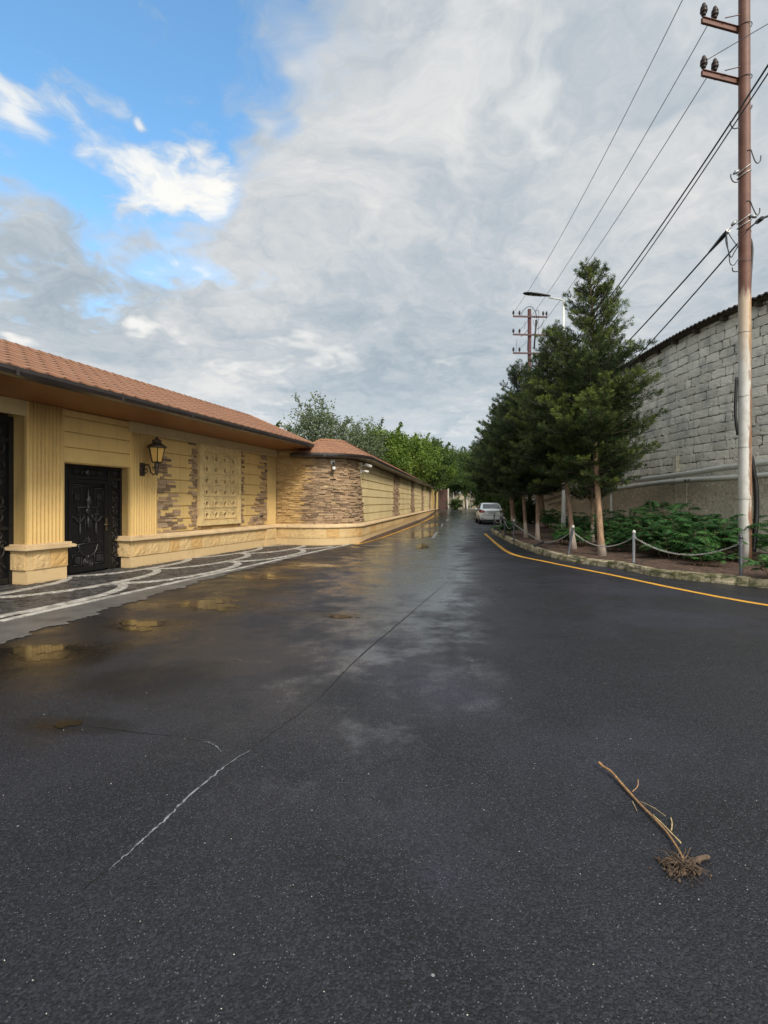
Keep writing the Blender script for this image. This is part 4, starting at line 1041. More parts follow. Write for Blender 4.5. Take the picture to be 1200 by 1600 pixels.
def camera_unit(s, label, twist):
    o = thing('security_camera', label, 'camera', tuple(Wf(s, .08, 2.9)), 'cameras high on the curved wall')
    a = MB(); a.box(Wf, s - .07, s + .07, .06, .10, 2.82, 2.96); a.build('mount', 'camwhite', o)
    p, n = Wp(s); c = Wf(s, .10, 2.86)
    return o, c, n
o, c, n = camera_unit(T1 + 1.02, 'white security camera hanging below its black arm on the stone curve', 0)
mb = MB(); mb.tube([c, c + n * .12 + V3((0, 0, .01)), c + n * .14 + V3((0, 0, -.14))], .03, 8); mb.build('arm', 'black', o)
mb = MB(); q = c + n * .13 + V3((0, 0, -.22)); mb.lathe(q, [(.03, .10), (.055, .08), (.06, .02), (.058, -.02)], 12); mb.build('housing', 'camwhite', o)
mb = MB(); mb.lathe(q, [(.054, -.02), (.045, -.06), (.02, -.075)], 12); mb.build('dome', 'black', o)
o, c, n = camera_unit(S_ARC - .02, 'white bullet security camera pointing down the lane where stone meets yellow render', 0)
sd_ = V3((-n.y, n.x, 0))
mb = MB(); mb.tube([c, c + n * .14], .022, 8); mb.build('arm', 'camwhite', o)
mb = MB(); e0_ = c + n * .13 - sd_ * .04 + V3((0, 0, .05)); dd = (sd_ * .6 + n * .55 - V3((0, 0, .25))).normalized(); mb.lathe(e0_, [(.03, -.02), (.05, 0), (.055, .12), (.06, .27), (.05, .275)], 12, axis=tuple(dd)); mb.build('housing', 'camwhite', o)
mb = MB(); mb.lathe(e0_ + dd * .276, [(.042, 0), (.03, .006)], 12, axis=tuple(dd)); mb.build('lens', 'black', o)
o = thing('security_camera', 'small white camera mounted lowest, just under the bullet camera', 'camera', tuple(Wf(S_ARC - .05, .08, 2.66)), 'cameras high on the curved wall')
mb = MB(); mb.box(Wf, S_ARC - .11, S_ARC + .03, .05, .085, 2.58, 2.74); mb.build('mount', 'camwhite', o)
mb = MB(); c = Wf(S_ARC - .04, .09, 2.66); mb.tube([c, c + n * .10], .02, 8); mb.lathe(c + n * .10, [(.035, 0), (.045, .02), (.045, .15), (.035, .155)], 10, axis=tuple((n + sd_ * .4 - V3((0, 0, .2))).normalized())); mb.build('housing', 'camwhite', o)

# ------------------------------------------------------------------ planting bed with kerb
kpx = [(769, 828), (788, 837.5), (810, 847), (854, 861), (900, 870), (960, 877.8), (1030, 890), (1156, 902)]
kp = [G(x, y, .15) for x, y in kpx]; kp = [V3((p.x, p.y, 0)) for p in kp]
kp = [V3((9.9, 44, 0)), V3((9.3, 38.5, 0)), V3((8.75, 34, 0)), V3((7.2, 31.2, 0)), V3((5.85, 27.6, 0))] + kp + [V3((7.3, 8.2, 0)), V3((9.0, 6.3, 0)), V3((12, 4.2, 0))]
kc = catmull(kp, 8)
def kerb_frame(i):
    d = (kc[min(i + 1, len(kc) - 1)] - kc[max(i - 1, 0)]).normalized(); return kc[i], V3((-d.y, d.x, 0))     # inward (to the bed)
L_ = [0]
for a, b_ in zip(kc, kc[1:]): L_.append(L_[-1] + (b_ - a).length)
def kat(s):
    s = max(0, min(s, L_[-1] - 1e-4))
    for i in range(len(L_) - 1):
        if s <= L_[i + 1]:
            f = (s - L_[i]) / (L_[i + 1] - L_[i]); p = kc[i].lerp(kc[i + 1], f); n0 = kerb_frame(i)[1]; n1 = kerb_frame(i + 1)[1]; return p, n0.lerp(n1, f).normalized()
def Kf(s, v, z): p, n = kat(s); q = p + n * v; return V3((q.x, q.y, z + H(q.y)))
mb = MB(); s = 0.0
while s < L_[-1] - .2:
    Lk = rnd(.55, .8); e = min(s + Lk, L_[-1]); n = 6; tn = random.random(); dz_, dv_ = rnd(-.010, .010), rnd(-.012, .012)
    broken = random.random() < .18
    prof = [(0.0, -.02), (0.0, .03), (0.004, .08), (.006, .125), (.02, .148), (.06, .152), (.12, .150), (.165, .15), (.175, .13), (.175, .0)]
    base = len(mb.v); k = len(prof)
    for i in range(n + 1):
        a = s + .004 + (e - s - .008) * i / n
        for j, (v, z) in enumerate(prof):
            r_ = .010 if 0 < j < k - 1 else 0
            cut = (.03 if broken and i in (2, 3, 4) and j in (2, 3, 4) else 0)
            mb.v.append(tuple(Kf(a, v + dv_ + rnd(-r_, r_) + cut, z + (dz_ if j else 0) + rnd(-r_, r_) * .7 - cut * .8)))
    for i in range(n):
        for j in range(k - 1): mb.face((base + i * k + j, base + (i + 1) * k + j, base + (i + 1) * k + j + 1, base + i * k + j + 1), tn, 0, False)
    mb.face(tuple(base + j for j in range(k)), tn); mb.face(tuple(base + n * k + j for j in range(k))[::-1], tn)
    s = e
struct(tag(mb.build('kerb', 'kerb'), 'low mossy concrete kerb round the planting bed'))
# soil
RWX = 9.85
mb = MB(); ns = 90
for i in range(ns + 1):
    s = L_[-1] * i / ns; p, n = kat(s)
    for j in range(13):
        f = j / 12; a = p + n * .12; far_ = V3((max(15.0, a.x + 3), a.y + (8.0 if a.y < 12 else 1.0), 0)); q = a.lerp(far_, f)
        z = .125 + (.035 * math.sin(q.x * 3.1 + q.y * 1.7) * math.sin(q.y * 2.3) + .03 + .02 * math.sin(q.x * 7) * math.sin(q.y * 9)) * min(1, f * 8)
        mb.v.append((q.x, q.y, z + H(q.y)))
for i in range(ns):
    for j in range(12):
        q = i * 13 + j; mb.face((q, q + 13, q + 14, q + 1), .5, 0, True)
struct(mb.build('planting_bed', 'soil'))
# litter on the soil and along the kerb
v = []; tn = []
for k in range(2600):
    s = rnd(L_[-1] * .25, L_[-1] * .93); p, n = kat(s); q = p + n * (.2 + abs(random.gauss(0, 1.1))); sz = rnd(.012, .035); a = rnd(0, 6.28)
    c = V3((q.x, q.y, .165 + rnd(0, .03))); e1 = V3((math.cos(a), math.sin(a), rnd(-.3, .3))) * sz; e2 = V3((-math.sin(a), math.cos(a), rnd(-.3, .3))) * sz * .4
    v += [c - e1, c + e2, c + e1, c - e2]; tn.append(random.random())
for k in range(260):                                              # a few crumbs on the asphalt
    s = rnd(L_[-1] * .3, L_[-1] * .93); p, n = kat(s); q = p - n * abs(random.gauss(.05, .14)); sz = rnd(.008, .02); a = rnd(0, 6.28)
    c = V3((q.x, q.y, .012)); e1 = V3((math.cos(a), math.sin(a), .2)) * sz; e2 = V3((-math.sin(a), math.cos(a), .1)) * sz * .5
    v += [c - e1, c + e2, c + e1, c - e2]; tn.append(random.random())
o = np_mesh('leaf_litter', np.array([tuple(q) for q in v]), 4, np.array(tn), 'litter'); tag(o, 'dry brown litter scattered over the soil of the bed', 'litter', kind='stuff')

# ------------------------------------------------------------------ whitewashed block wall on the right
wall_xy = [V3((12.9, 5.0, 0)), V3((11.6, 8.6, 0)), V3((10.62, 12.2, 0)), V3((10.05, 14.6, 0)), V3((9.84, 16.6, 0)), V3((9.85, 20, 0)), V3((9.85, 33, 0)), V3((10.6, 40, 0))]
wc = [wall_xy[0], wall_xy[1]] + catmull(wall_xy[1:6], 6)[1:] + wall_xy[6:]
WL = [0]
for a, b_ in zip(wc, wc[1:]): WL.append(WL[-1] + (b_ - a).length)
def wat(s):
    s = max(0, min(s, WL[-1] - 1e-4))
    for i in range(len(WL) - 1):
        if s <= WL[i + 1]:
            def nn(i):
                d = (wc[min(i + 1, len(wc) - 1)] - wc[max(i - 1, 0)]).normalized(); return V3((-d.y, d.x, 0))
            f = (s - WL[i]) / (WL[i + 1] - WL[i]); return wc[i].lerp(wc[i + 1], f), nn(i).lerp(nn(i + 1), f).normalized()
def Rf(s, v, z): p, n = wat(s); q = p + n * v; return V3((q.x, q.y, z))
RB = thing('block_warehouse', 'tall whitewashed stone block building with dark corrugated roof edge behind the planting bed', 'building', tuple(wc[4]))
ZT, ZM = 6.95, 2.22
sw = []
s = 0
while s < WL[-1]: sw.append(s); s += .6
sw.append(WL[-1])
mb = MB(); sweep(mb, Rf, sw, [(0, -.1), (0, ZT), (-.4, ZT), (-.4, -.1)]); mb.build('wall', 'mortar', RB)
# blocks
mb = MB(); z = ZM + .02; row = 0
while z < ZT - .08:
    h = rnd(.262, .275); h = min(h, ZT - z)
    s = rnd(-.5, 0); wob = rnd(-.02, .02)
    while s < WL[-1]:
        Lb = random.choice((.28, .42, .5, .52, .56, .62)) * rnd(.92, 1.08); a, b_ = max(s, .01), min(s + Lb, WL[-1])
        if b_ - a > .1:
            g = rnd(.005, .020); gz = rnd(.004, .018); v = rnd(.012, .032); tn = random.random(); mm = 5; kk = 4; idx = []
            z0_, z1_ = z + gz + rnd(-.005, .006), z + h - gz * .6 + rnd(-.008, .004)
            tilt = rnd(-.003, .003)
            for j in range(kk + 1):
                for i in range(mm + 1):
                    ed = (i in (0, mm)) + (j in (0, kk))
                    aa = a + g + (b_ - a - 2 * g) * i / mm + (rnd(-.016, .016) if ed else 0); zz = z0_ + (z1_ - z0_) * j / kk + (rnd(-.012, .012) if ed else 0) + tilt * (i - mm / 2)
                    if ed == 2: aa += (.03 if i == 0 else -.03) * rnd(0, 1) ** 3; zz += (.02 if j == 0 else -.02) * rnd(0, 1) ** 3
                    idx.append(len(mb.v)); mb.v.append(tuple(Rf(aa, v - (.0 if not ed else rnd(.0, .012)) + rnd(-.004, .004), zz)))
            for j in range(kk):
                for i in range(mm):
                    q = j * (mm + 1) + i; mb.face((idx[q], idx[q + 1], idx[q + mm + 2], idx[q + mm + 1]), tn, 0, False)
            ring = [idx[i] for i in range(mm + 1)] + [idx[j * (mm + 1) + mm] for j in range(1, kk + 1)] + [idx[kk * (mm + 1) + i] for i in range(mm - 1, -1, -1)] + [idx[j * (mm + 1)] for j in range(kk - 1, 0, -1)]
            bb = []
            for q in ring:
                co = V3(mb.v[q]); p_, n_ = wat((a + b_) / 2); bb.append(len(mb.v)); mb.v.append(tuple(co - n_ * .07))
            for k in range(len(ring)): k2 = (k + 1) % len(ring); mb.face((ring[k], bb[k], bb[k2], ring[k2]), tn * .5)
        s += Lb
    z += h; row += 1
mb.build('stone_blocks', 'block', RB)
mb = MB(); b0 = len(mb.v); zz = frange(-.1, ZM, 16); ss_ = []
s = 0
while s < WL[-1]: ss_.append(s); s += .16
for s in ss_:
    for z in zz: mb.v.append(tuple(Rf(s, .085 + rnd(-.014, .014), z)))
for i in range(len(ss_) - 1):
    for j in range(16): q = i * 17 + j; mb.face((q, q + 17, q + 18, q + 1), .5, 0, True)
for i in range(len(ss_) - 1):
    a, b_ = ss_[i], ss_[i + 1]; mb.poly([mb.v[i * 17 + 16], mb.v[(i + 1) * 17 + 16], Rf(b_, 0, ZM + .03), Rf(a, 0, ZM + .03)])
mb.build('render_base', 'roughcast', RB)
def wall_s_px(px):
    best = min(((abs(600 + 800 * wat(s_ * .02)[0].x / max(.1, wat(s_ * .02)[0].y) - px), s_ * .02) for s_ in range(int(WL[-1] / .02)))); return best[1]
sp = wall_s_px(1060)
mb = MB(); mb.box(Rf, sp - .09, sp + .09, .0, .13, -.1, 3.05); mb.box(Rf, sp - .62, sp - .12, .0, .12, -.1, 2.1)
mb.build('pilaster', 'roughcast', RB)
# corrugated roof edge, rising away behind the wall
mb = MB(); nC = int(WL[-1] / .045); z0r = ZT + .05
P1 = []; P2 = []
for i in range(nC + 1):
    s = WL[-1] * i / nC; w_ = .028 * math.sin(s / .18 * 2 * math.pi)
    n_ = wat(s)[1]; P1.append(Rf(s, .34, z0r - .02 + w_)); P2.append(Rf(s, -4.0, z0r + .9 + w_))
for i in range(nC):
    mb.poly([P1[i], P1[i + 1], P2[i + 1], P2[i]]); dn = V3((0, 0, -.03)); mb.poly([P1[i + 1] + dn, P1[i] + dn, P2[i] + dn, P2[i + 1] + dn]); mb.poly([P1[i] + dn, P1[i + 1] + dn, P1[i + 1], P1[i]])
mb.build('roof', 'asbestos', RB)
mb = MB(); s = .4
while s < WL[-1]:
    mb.box(Rf, s, s + .09, -.3, .22, ZT - .16, ZT + .01); s += 1.1
sweep(mb, Rf, sw, [(.02, ZT - .05), (.20, ZT - .05), (.26, ZT - .01), (.26, ZT + .02), (.02, ZT + .02)]); mb.build('rafter', 'bark_dark', RB)

# gas pipes along the wall
def pipe(name, label, pts, r):
    mb = MB(); mb.tube(catmull(pts, 5), r, 12)
    return tag(mb.build(name, 'pipe'), label, 'pipe', None)
def wp_at(px, off, z):
    s = wall_s_px(px); return Rf(s, off, z)
pu = pipe('gas_pipe', 'upper pale gas pipe running along the block wall', [Rf(2, .28, 2.75), wp_at(1196, .30, 2.53), wp_at(1100, .30, 2.42), wp_at(1040, .30, 2.36), wp_at(960, .30, 2.29), Rf(wall_s_px(900), .32, 2.05), Rf(wall_s_px(860), .34, 1.7), Rf(wall_s_px(838), .34, 1.35)], .088)
pb = pipe('gas_pipe', 'lower pale gas pipe with small black letters stencilled on it', [Rf(2, .36, 2.35), wp_at(1196, .40, 2.20), wp_at(1100, .40, 2.19), wp_at(1040, .40, 2.16), wp_at(960, .40, 2.00), Rf(wall_s_px(910), .42, 1.82), Rf(wall_s_px(870), .44, 1.4)], .080)
for o, z_ in ((pu, 2.33), (pb, 2.1)):
    for px in (1180, 1060, 985):
        mb = MB(); s = wall_s_px(px); mb.tube([Rf(s, .02, z_), Rf(s, .30, z_)], .02, 5); mb.build('bracket', 'steel', o)
mb = MB(); s = wall_s_px(971)
a = Rf(s, .42, .05); mb.tube([a, a + V3((0, 0, 1.9))], .055, 8); mb.box(lambda x, y, z: a + V3((x, y, z)), -.09, .09, -.07, .07, 1.87, 1.905); mb.build('support_post', 'pipe', pb)
# stencilled letters
def text(body, size, loc, right, up, mat, parent, depth=.002):
    cu = bpy.data.curves.new('lettering', 'FONT'); cu.body = body; cu.size = size; cu.extrude = depth; cu.align_x = 'CENTER'; cu.align_y = 'CENTER'; cu.offset = .004
    tmp = bpy.data.objects.new('tmp', cu); COL.objects.link(tmp); bpy.context.view_layer.update()
    me = bpy.data.meshes.new_from_object(tmp.evaluated_get(bpy.context.evaluated_depsgraph_get())); bpy.data.objects.remove(tmp)
    me.materials.clear(); me.materials.append(M[mat]); o = bpy.data.objects.new('lettering', me); COL.objects.link(o)
    r_, u_ = V3(right).normalized(), V3(up).normalized(); n_ = r_.cross(u_)
    o.matrix_world = Matrix(((r_.x, u_.x, n_.x, loc[0]), (r_.y, u_.y, n_.y, loc[1]), (r_.z, u_.z, n_.z, loc[2]), (0, 0, 0, 1)))
    if parent: o.parent = parent
    return o
s = wall_s_px(1096); p, n = wat(s); d_ = (wat(s - .1)[0] - wat(s + .1)[0]).normalized(); q = Rf(s, .40 + .082, 2.195)
text('M I P', .13, q + V3((0, 0, -.02)), d_, V3((0, 0, 1)) - n * .12, 'letter', pb)

# ------------------------------------------------------------------ bollards and chain
def bollard(p, h, lean, label, cap=True, mat='bollard', grp='bollards along the kerb'):
    o = thing('bollard', label, 'bollard', tuple(p), grp)
    top = p + V3((lean[0], lean[1], 0)) * h + V3((0, 0, h)); ax = (top - p).normalized()
    mb = MB(); mb.lathe(p, [(.036, 0), (.036, .02), (.030, .025), (.030, h - .03)], 10, axis=tuple(ax)); mb.build('post', mat, o)
    mb = MB(); mb.box(lambda a, b_, z: p + V3((a, b_, z)), -.075, .075, -.06, .06, -.01, .008); mb.build('foot_plate', 'bollard_dark', o)
    mb = MB(); mb.lathe(p + ax * (h - .04), [(.031, 0), (.036, .015), (.037, .035), (.028, .06), (.012, .075)], 10, axis=tuple(ax)); mb.build('cap', 'whitecap' if cap else mat, o)
    mb = MB(); hk = p + ax * (h - .12); mb.tube([hk + V3((.045 * math.cos(a), .0, .03 * math.sin(a) + 0)) for a in [k * .785 for k in range(9)]], .006, 5, caps=False); mb.build('chain_ring', 'steel', o)
    return o, hk
bp = []
specs = [((1158, 900), .72, (.0, .02), 'dark bare-topped bollard leaning against the foot of the rusty pole', False, 'bollard_dark'),
         ((990, 879.5), .70, (.01, 0), 'grey bollard with pale round cap standing upright before the fern bushes', True, 'bollard'),
         ((888, 866.5), .74, (.17, 0), 'bollard tilted to the right between the two nearest tree trunks', True, 'bollard_dark'),
         ((803, 845), .72, (.01, 0), 'thin bollard with white cap just before the pair of slim trunks', True, 'bollard_dark'),
         ((788.7, 837), .72, (-.02, 0), 'dark bollard third from the nose of the planting bed', True, 'bollard_dark'),
         ((781, 832.7), .72, (.05, 0), 'dark bollard second from the nose of the planting bed', False, 'bollard_dark'),
         ((772.5, 827.5), .74, (-.01, 0), 'farthest dark bollard at the nose of the planting bed, before the white car', False, 'bollard_dark')]
for (px_, h, ln, lb, cp_, mt) in specs:
    p = G(px_[0], px_[1], .15); o, hk = bollard(p, h, ln, lb, cp_, mt); bp.append(hk)
# the broken bollard lying on the soil
a_, b_ = G(835, 852.5, .20), G(862, 842, .30)
o = thing('bollard', 'dark bollard knocked over and lying on the soil between chains', 'bollard', tuple(a_), 'bollards along the kerb')
ax = (b_ - a_).normalized(); ln_ = min(.9, (b_ - a_).length)
mb = MB(); mb.lathe(a_, [(.036, 0), (.036, ln_)], 10, axis=tuple(ax)); mb.build('post', 'bollard_dark', o)
mb = MB(); mb.lathe(a_ + ax * ln_, [(.040, 0), (.04, .03), (.012, .06)], 10, axis=tuple(ax)); mb.build('cap', 'bollard_dark', o)
fallen = a_ + ax * (ln_ - .05)
def chain(a, b_, sag, label, link=.042, r=.0052, far_=False):
    L = (b_ - a).length; n = int(L * (1 + 2 * (sag / L) ** 2) / link); mb = MB(); pts = [a.lerp(b_, i / n) - V3((0, 0, 4 * sag * (i / n) * (1 - i / n))) for i in range(n + 1)]
    if far_: mb.tube(pts[::3] + [pts[-1]], .011, 4)
    else:
        for i in range(n):
            c = (pts[i] + pts[i + 1]) / 2; d = (pts[i + 1] - pts[i]).normalized(); s_ = d.cross(V3((0, 0, 1))).normalized(); u_ = s_.cross(d)
            e = s_ if i % 2 else u_; e = (e + (u_ if i % 2 else s_) * .35).normalized()
            mb.tube([c + d * (.032 * math.cos(t_)) + e * (.015 * math.sin(t_)) for t_ in [k * math.pi / 4 for k in range(9)]], r, 4, caps=False)
    return tag(mb.build('chain', 'chain'), label, 'chain', 'chains hung between the bollards')
chain(bp[0], bp[1], .30, 'pale chain sagging before the fern bushes, nearest of the chains')
chain(bp[1], bp[2], .30, 'chain sagging past the foot of the tallest cypress trunk')
chain(bp[2], fallen, .10, 'short slack chain from the tilted bollard to the fallen one')
chain(fallen, bp[3], .04, 'chain pulled low past the pair of slim trunks', far_=False)
chain(bp[3], bp[4], .24, 'far chain beginning at the thin white-capped bollard', far_=True)
chain(bp[4], bp[5], .22, 'far chain between the third and second bollard from the bed nose', far_=True)
chain(bp[5], bp[6], .22, 'farthest chain, at the nose of the bed before the car', far_=True)

# ------------------------------------------------------------------ poles
PX, PY = 8.06, 11.43; PT = V3((PX, PY, 0))
up_ = thing('utility_pole', 'tall round utility pole, whitewashed and rusty below, red-brown above', 'pole', (PX, PY, .12), 'utility poles')
mb = MB(); zs = frange(.1, 14.6, 20); mb.tube([PT + V3((-.02 * (z / 14), 0, z)) for z in zs], [.132 - .0016 * z for z in zs], 18); mb.build('pole', 'pole', up_)
def arm_pt(t_, z): return PT + V3((-.97, -.24, 0)).normalized() * t_ + V3((0, 0, z))
ins_top = []
def insulator(mbx, p, s_=1.0):
    mbx.lathe(p, [(.012, -.06), (.012, .0), (.045, .01), (.05, .04), (.035, .055), (.07, .07), (.078, .11), (.05, .13), (.072, .15), (.068, .19), (.04, .22), (.045, .24), (.028, .275)], 10)
for z in (10.96, 12.12, 13.28):
    mb = MB()
    d_ = V3((-.97, -.24, 0)).normalized(); s_ = V3((-d_.y, d_.x, 0))
    fr = lambda a, b_, zz: PT + d_ * a + s_ * b_ + V3((0, 0, zz))
    mb.box(fr, .02, 1.06, -.14, -.085, z - .055, z + .055); mb.box(fr, .02, 1.06, -.14, -.06, z + .045, z + .056)
    mb.tube([fr(k_, .0, zz) for k_, zz in ((.0, z + .28), (.05, z + .27), (.55, z + .07))], .010, 5)
    am = mb.build('crossarm', 'redpole' if False else 'pole', up_)
    for t_ in (.72, 1.02):
        q = fr(t_, -.10, z + .10); mi = MB(); insulator(mi, q); mi.tube([q - V3((0, 0, .20)), q], .010, 5); mi.build('insulator', 'insul', am); ins_top.append(q + V3((0, 0, .15)))
    mb = MB(); mb.tube([PT + V3((.13 * math.cos(a), .13 * math.sin(a), z)) for a in [k * math.pi / 7 for k in range(15)]], .009, 4, caps=False); mb.build('strap', 'rustwire', up_)
def hook(pts, r=.012): mb = MB(); mb.tube(catmull(pts, 5), r, 6); mb.build('hook', 'rustwire', up_)
def PP(px, py, dY=0.0): Y = PY + dY; return V3(((px - 600) / 800 * Y, Y, EYE + (785 - py) / 800 * Y))
hook([PP(1168, 235, -.12), PP(1173, 234, -.12), PP(1176, 242, -.12), PP(1180, 252, -.12), PP(1184, 255, -.12), PP(1188, 251, -.12), PP(1189, 243, -.12)])
hook([PP(1167, 314, -.12), PP(1172, 314, -.12), PP(1176, 324, -.12), PP(1181, 334, -.12), PP(1184, 336, -.12), PP(1187, 331, -.12), PP(1187, 325, -.12)])
hook([PP(1155, 283, -.1), PP(1150, 285, -.1), PP(1145, 283, -.1), PP(1142, 277, -.1), PP(1142, 272, -.1)])
hook([PP(1155, 199, -.1), PP(1148, 201, -.1), PP(1143, 198, -.1), PP(1141, 190, -.1)])
hook([PP(1170, 171, -.1), PP(1174, 169, -.1), PP(1175, 164, -.1)]); hook([PP(1155, 424, -.1), PP(1146, 424, -.1), PP(1144, 418, -.1)])
for py0, tiltz in ((262, .10), (270, .08), (339, .10), (348, .08)):
    zc = EYE + (785 - py0) / 800 * PY; mb = MB()
    mb.tube([PT + V3((-.02 + .132 * math.cos(a), .132 * math.sin(a), zc + tiltz * math.cos(a) - .04)) for a in [k * math.pi / 8 for k in range(17)]], .013, 5, caps=False); mb.build('clamp_wire', 'chain', up_)
for py0 in (364, 410, 620, 520, 700, 780):
    zc = EYE + (785 - py0) / 800 * PY; mb = MB(); mb.tube([PT + V3((-.01 + (.134 - .0015 * zc) * math.cos(a), (.134 - .0015 * zc) * math.sin(a), zc + rnd(-.02, .02))) for a in [k * math.pi / 8 for k in range(17)]], .004, 4, caps=False); mb.build('binding_wire', 'rustwire', up_)
for k, (a, b_) in enumerate((((1143, 352), (1151, 345)), ((1172, 337), (1182, 339)), ((1146, 272), (1154, 266)))):
    mb = MB(); mb.tube([PP(*a, -.14), PP((a[0] + b_[0]) / 2, (a[1] + b_[1]) / 2, -.14), PP(*b_, -.14)], [.02, .045, .03], 7); mb.build('strain_insulator', 'steel', up_)
mb = MB(); mb.tube(catmull([PP(1170, 372, -.02), PP(1173, 376, -.02), PP(1175, 390, -.02), PP(1174, 410, -.02), PP(1172, 440, -.02), PP(1170.5, 480, -.02), PP(1170, 560, .02)], 5), .03, 7); mb.build('cable_duct', 'black', up_)
mb = MB(); mb.tube(catmull([PP(1151, 590, .05), PP(1149.5, 620, .05), PP(1149, 650, .05), PP(1153, 680, .05)], 5), .03, 6); mb.build('cable_duct', 'black', up_)
mb = MB(); mb.tube(catmull([PP(1173, 708, .12), PP(1177, 735, .12), PP(1181, 760, .12), PP(1182, 800, .12), PP(1180, 830, .1), PP(1177, 862, .08)], 6), [.02, .03] + [.05] * 10 + [.055] * 19, 8); mb.build('cable_duct', 'black', up_)

# far red pole
QX, QY = 9.46, 33.3; QT = V3((QX, QY, 0))
fp = thing('utility_pole', 'dark red utility pole with three crossarms rising behind the trees', 'pole', (QX, QY, .1), 'utility poles')
mb = MB(); mb.tube([QT + V3((0, 0, z)) for z in (0, 14.05)], [.13, .12], 12); mb.build('pole', 'redpole', fp)
far_ins = []
for z, hasr in ((13.52, 1), (12.35, 1), (11.15, 1)):
    mb = MB(); fr = lambda a, b_, zz: QT + V3((a, b_ + a * .06, zz)); mb.box(fr, -1.13, 1.13, -.19, -.125, z - .05 , z + .05); am = mb.build('crossarm', 'redpole', fp)
    row_ = []
    for a in (-1.1, -.7, .66, .86, 1.08):
        q = fr(a, -.155, z + .10)
        if a == .66: continue
        mi = MB(); insulator(mi, q); mi.build('insulator', 'insul' if a < 0 or z > 13 else 'steel', am); row_.append(q + V3((0, 0, .15)))
    far_ins.append(row_)
def loop(parent, pts, r=.012, mat='cable', name='jumper_wire'): mb = MB(); mb.tube(catmull(pts, 6), r, 5); mb.build(name, mat, parent)
def QP(px, py): return V3(((px - 600) / 800 * (QY - .2), QY - .2, EYE + (785 - py) / 800 * (QY - .2)))
loop(fp, [QP(813, 495), QP(816, 488), QP(822, 481), QP(829, 479), QP(834, 483), QP(838, 491), QP(839, 503), QP(836, 520), QP(835, 540)], .02)
loop(fp, [QP(835, 497), QP(838, 486), QP(841, 485), QP(842, 495), QP(839, 508), QP(837, 520)], .015)
loop(fp, [QP(849, 499), QP(848, 506), QP(844, 512), QP(839, 513), QP(835, 508), QP(833, 500)], .013)
loop(fp, [QP(814, 526), QP(820, 521), QP(826, 514)], .022); loop(fp, [QP(808, 530), QP(807, 538), QP(806, 552)], .010); loop(fp, [QP(820, 502), QP(820.5, 508), QP(819, 514)], .012)
loop(fp, [QP(826, 531), QP(824, 538), QP(824, 548)], .012); loop(fp, [QP(841, 500), QP(841.5, 515), QP(841.5, 526)], .009)
mb = MB(); mb.tube([QP(837.5, 500), QP(836.5, 520), QP(834.5, 545)], .05, 6); mb.build('cable_bundle', 'cable', fp)

# wires
def wire(a, b_, sag, r, mat, name, label, grp, n=28, ext=None):
    pts = [a.lerp(b_, i / n) - V3((0, 0, 4 * sag * (i / n) * (1 - i / n))) for i in range(n + 1)]
    if ext: pts = [ext] + pts if False else pts
    mb = MB(); mb.tube(pts, r, 5); return tag(mb.build(name, mat), label, 'cable', grp)
g1 = 'bare wires between the two poles'
# insulator order: per level [.72, 1.02]
wire(ins_top[5], far_ins[0][0], .55, .010, 'thinwire', 'overhead_wire', 'highest thin bare wire, leaving the top edge of the picture', g1)
wire(ins_top[2], far_ins[1][1], .50, .010, 'thinwire', 'overhead_wire', 'thin bare wire from the middle crossarm of the near pole', g1)
wire(ins_top[0] , far_ins[2][1], .50, .010, 'thinwire', 'overhead_wire', 'thin bare wire from the lower crossarm of the near pole', g1)
wire(ins_top[1], PP(1214, 29, -1.2), .0, .008, 'thinwire', 'overhead_wire', 'short thin wire from the lower crossarm out past the pole to the right', g1, 6)
g2 = 'heavy black cables on the near pole'
k0 = PP(1143, 190, -.25)
def thru(a, pxA, b_, r, label, sag=0.0, n=26):
    pass
heavyF = V3((9.3, QY, 9.1))
wire(k0, heavyF, .75, .020, 'cable', 'overhead_cable', 'upper of the two parallel black cables passing the pole hook', g2)
wire(PP(1145.5, 197, -.25), heavyF + V3((.15, 0, -.35)), .72, .015, 'cable', 'overhead_cable', 'lower of the two parallel black cables passing the pole hook', g2)
b1 = V3((.75 * 9.6, 9.6, EYE + .854 * 9.6)); dd = (b1 - k0)
wire(k0, k0 + dd * 9, -.0, .020, 'cable', 'overhead_cable', 'upper black cable crossing in front of the pole towards the right edge', g2, 10)
b1 = V3((.752 * 9.7, 9.7, EYE + .841 * 9.7)); k1 = PP(1145.5, 197, -.25); dd = (b1 - k1)
wire(k1, k1 + dd * 9, 0, .015, 'cable', 'overhead_cable', 'lower black cable crossing in front of the pole towards the right edge', g2, 10)
a = PP(1138, 360, -.14); mbs = MB(); mbs.tube([PP(1146, 352, -.14), PP(1140, 357, -.14), a], .010, 5)
wire(a, V3((9.2, QY, 6.2)), .55, .020, 'cable', 'overhead_cable', 'black cable with a thick dead-end sleeve anchored left of the pole', g2)
d2 = (V3((9.2, QY, 6.2)) - a).normalized() + V3((0, 0, -.09))
mb = MB(); mb.tube([PP(1146, 352, -.14), a], .008, 5); mb.tube([a, a + d2 * .25, a + d2 * .75], [.045, .05, .025], 8); tag(mb.build('cable_sleeve', 'black'), 'thick black sleeve at the end of the cable left of the pole', 'cable sleeve')
wire(PP(1153, 380, -.12), V3((9.6, QY, 5.2)), .65, .018, 'cable', 'overhead_cable', 'lowest black cable leaving the pole below the looped wires', g2)
wire(PP(1169, 358, -.12), PP(1187, 343, -1.0), .0, .016, 'cable', 'overhead_cable', 'short black cable rising right from the pole to its hook', g2, 5)
wire(PP(1187, 343, -1.0), PP(1240, 322, -3.2), .0, .022, 'cable', 'overhead_cable', 'black cable from the right-hand hook out of the picture', g2, 5)
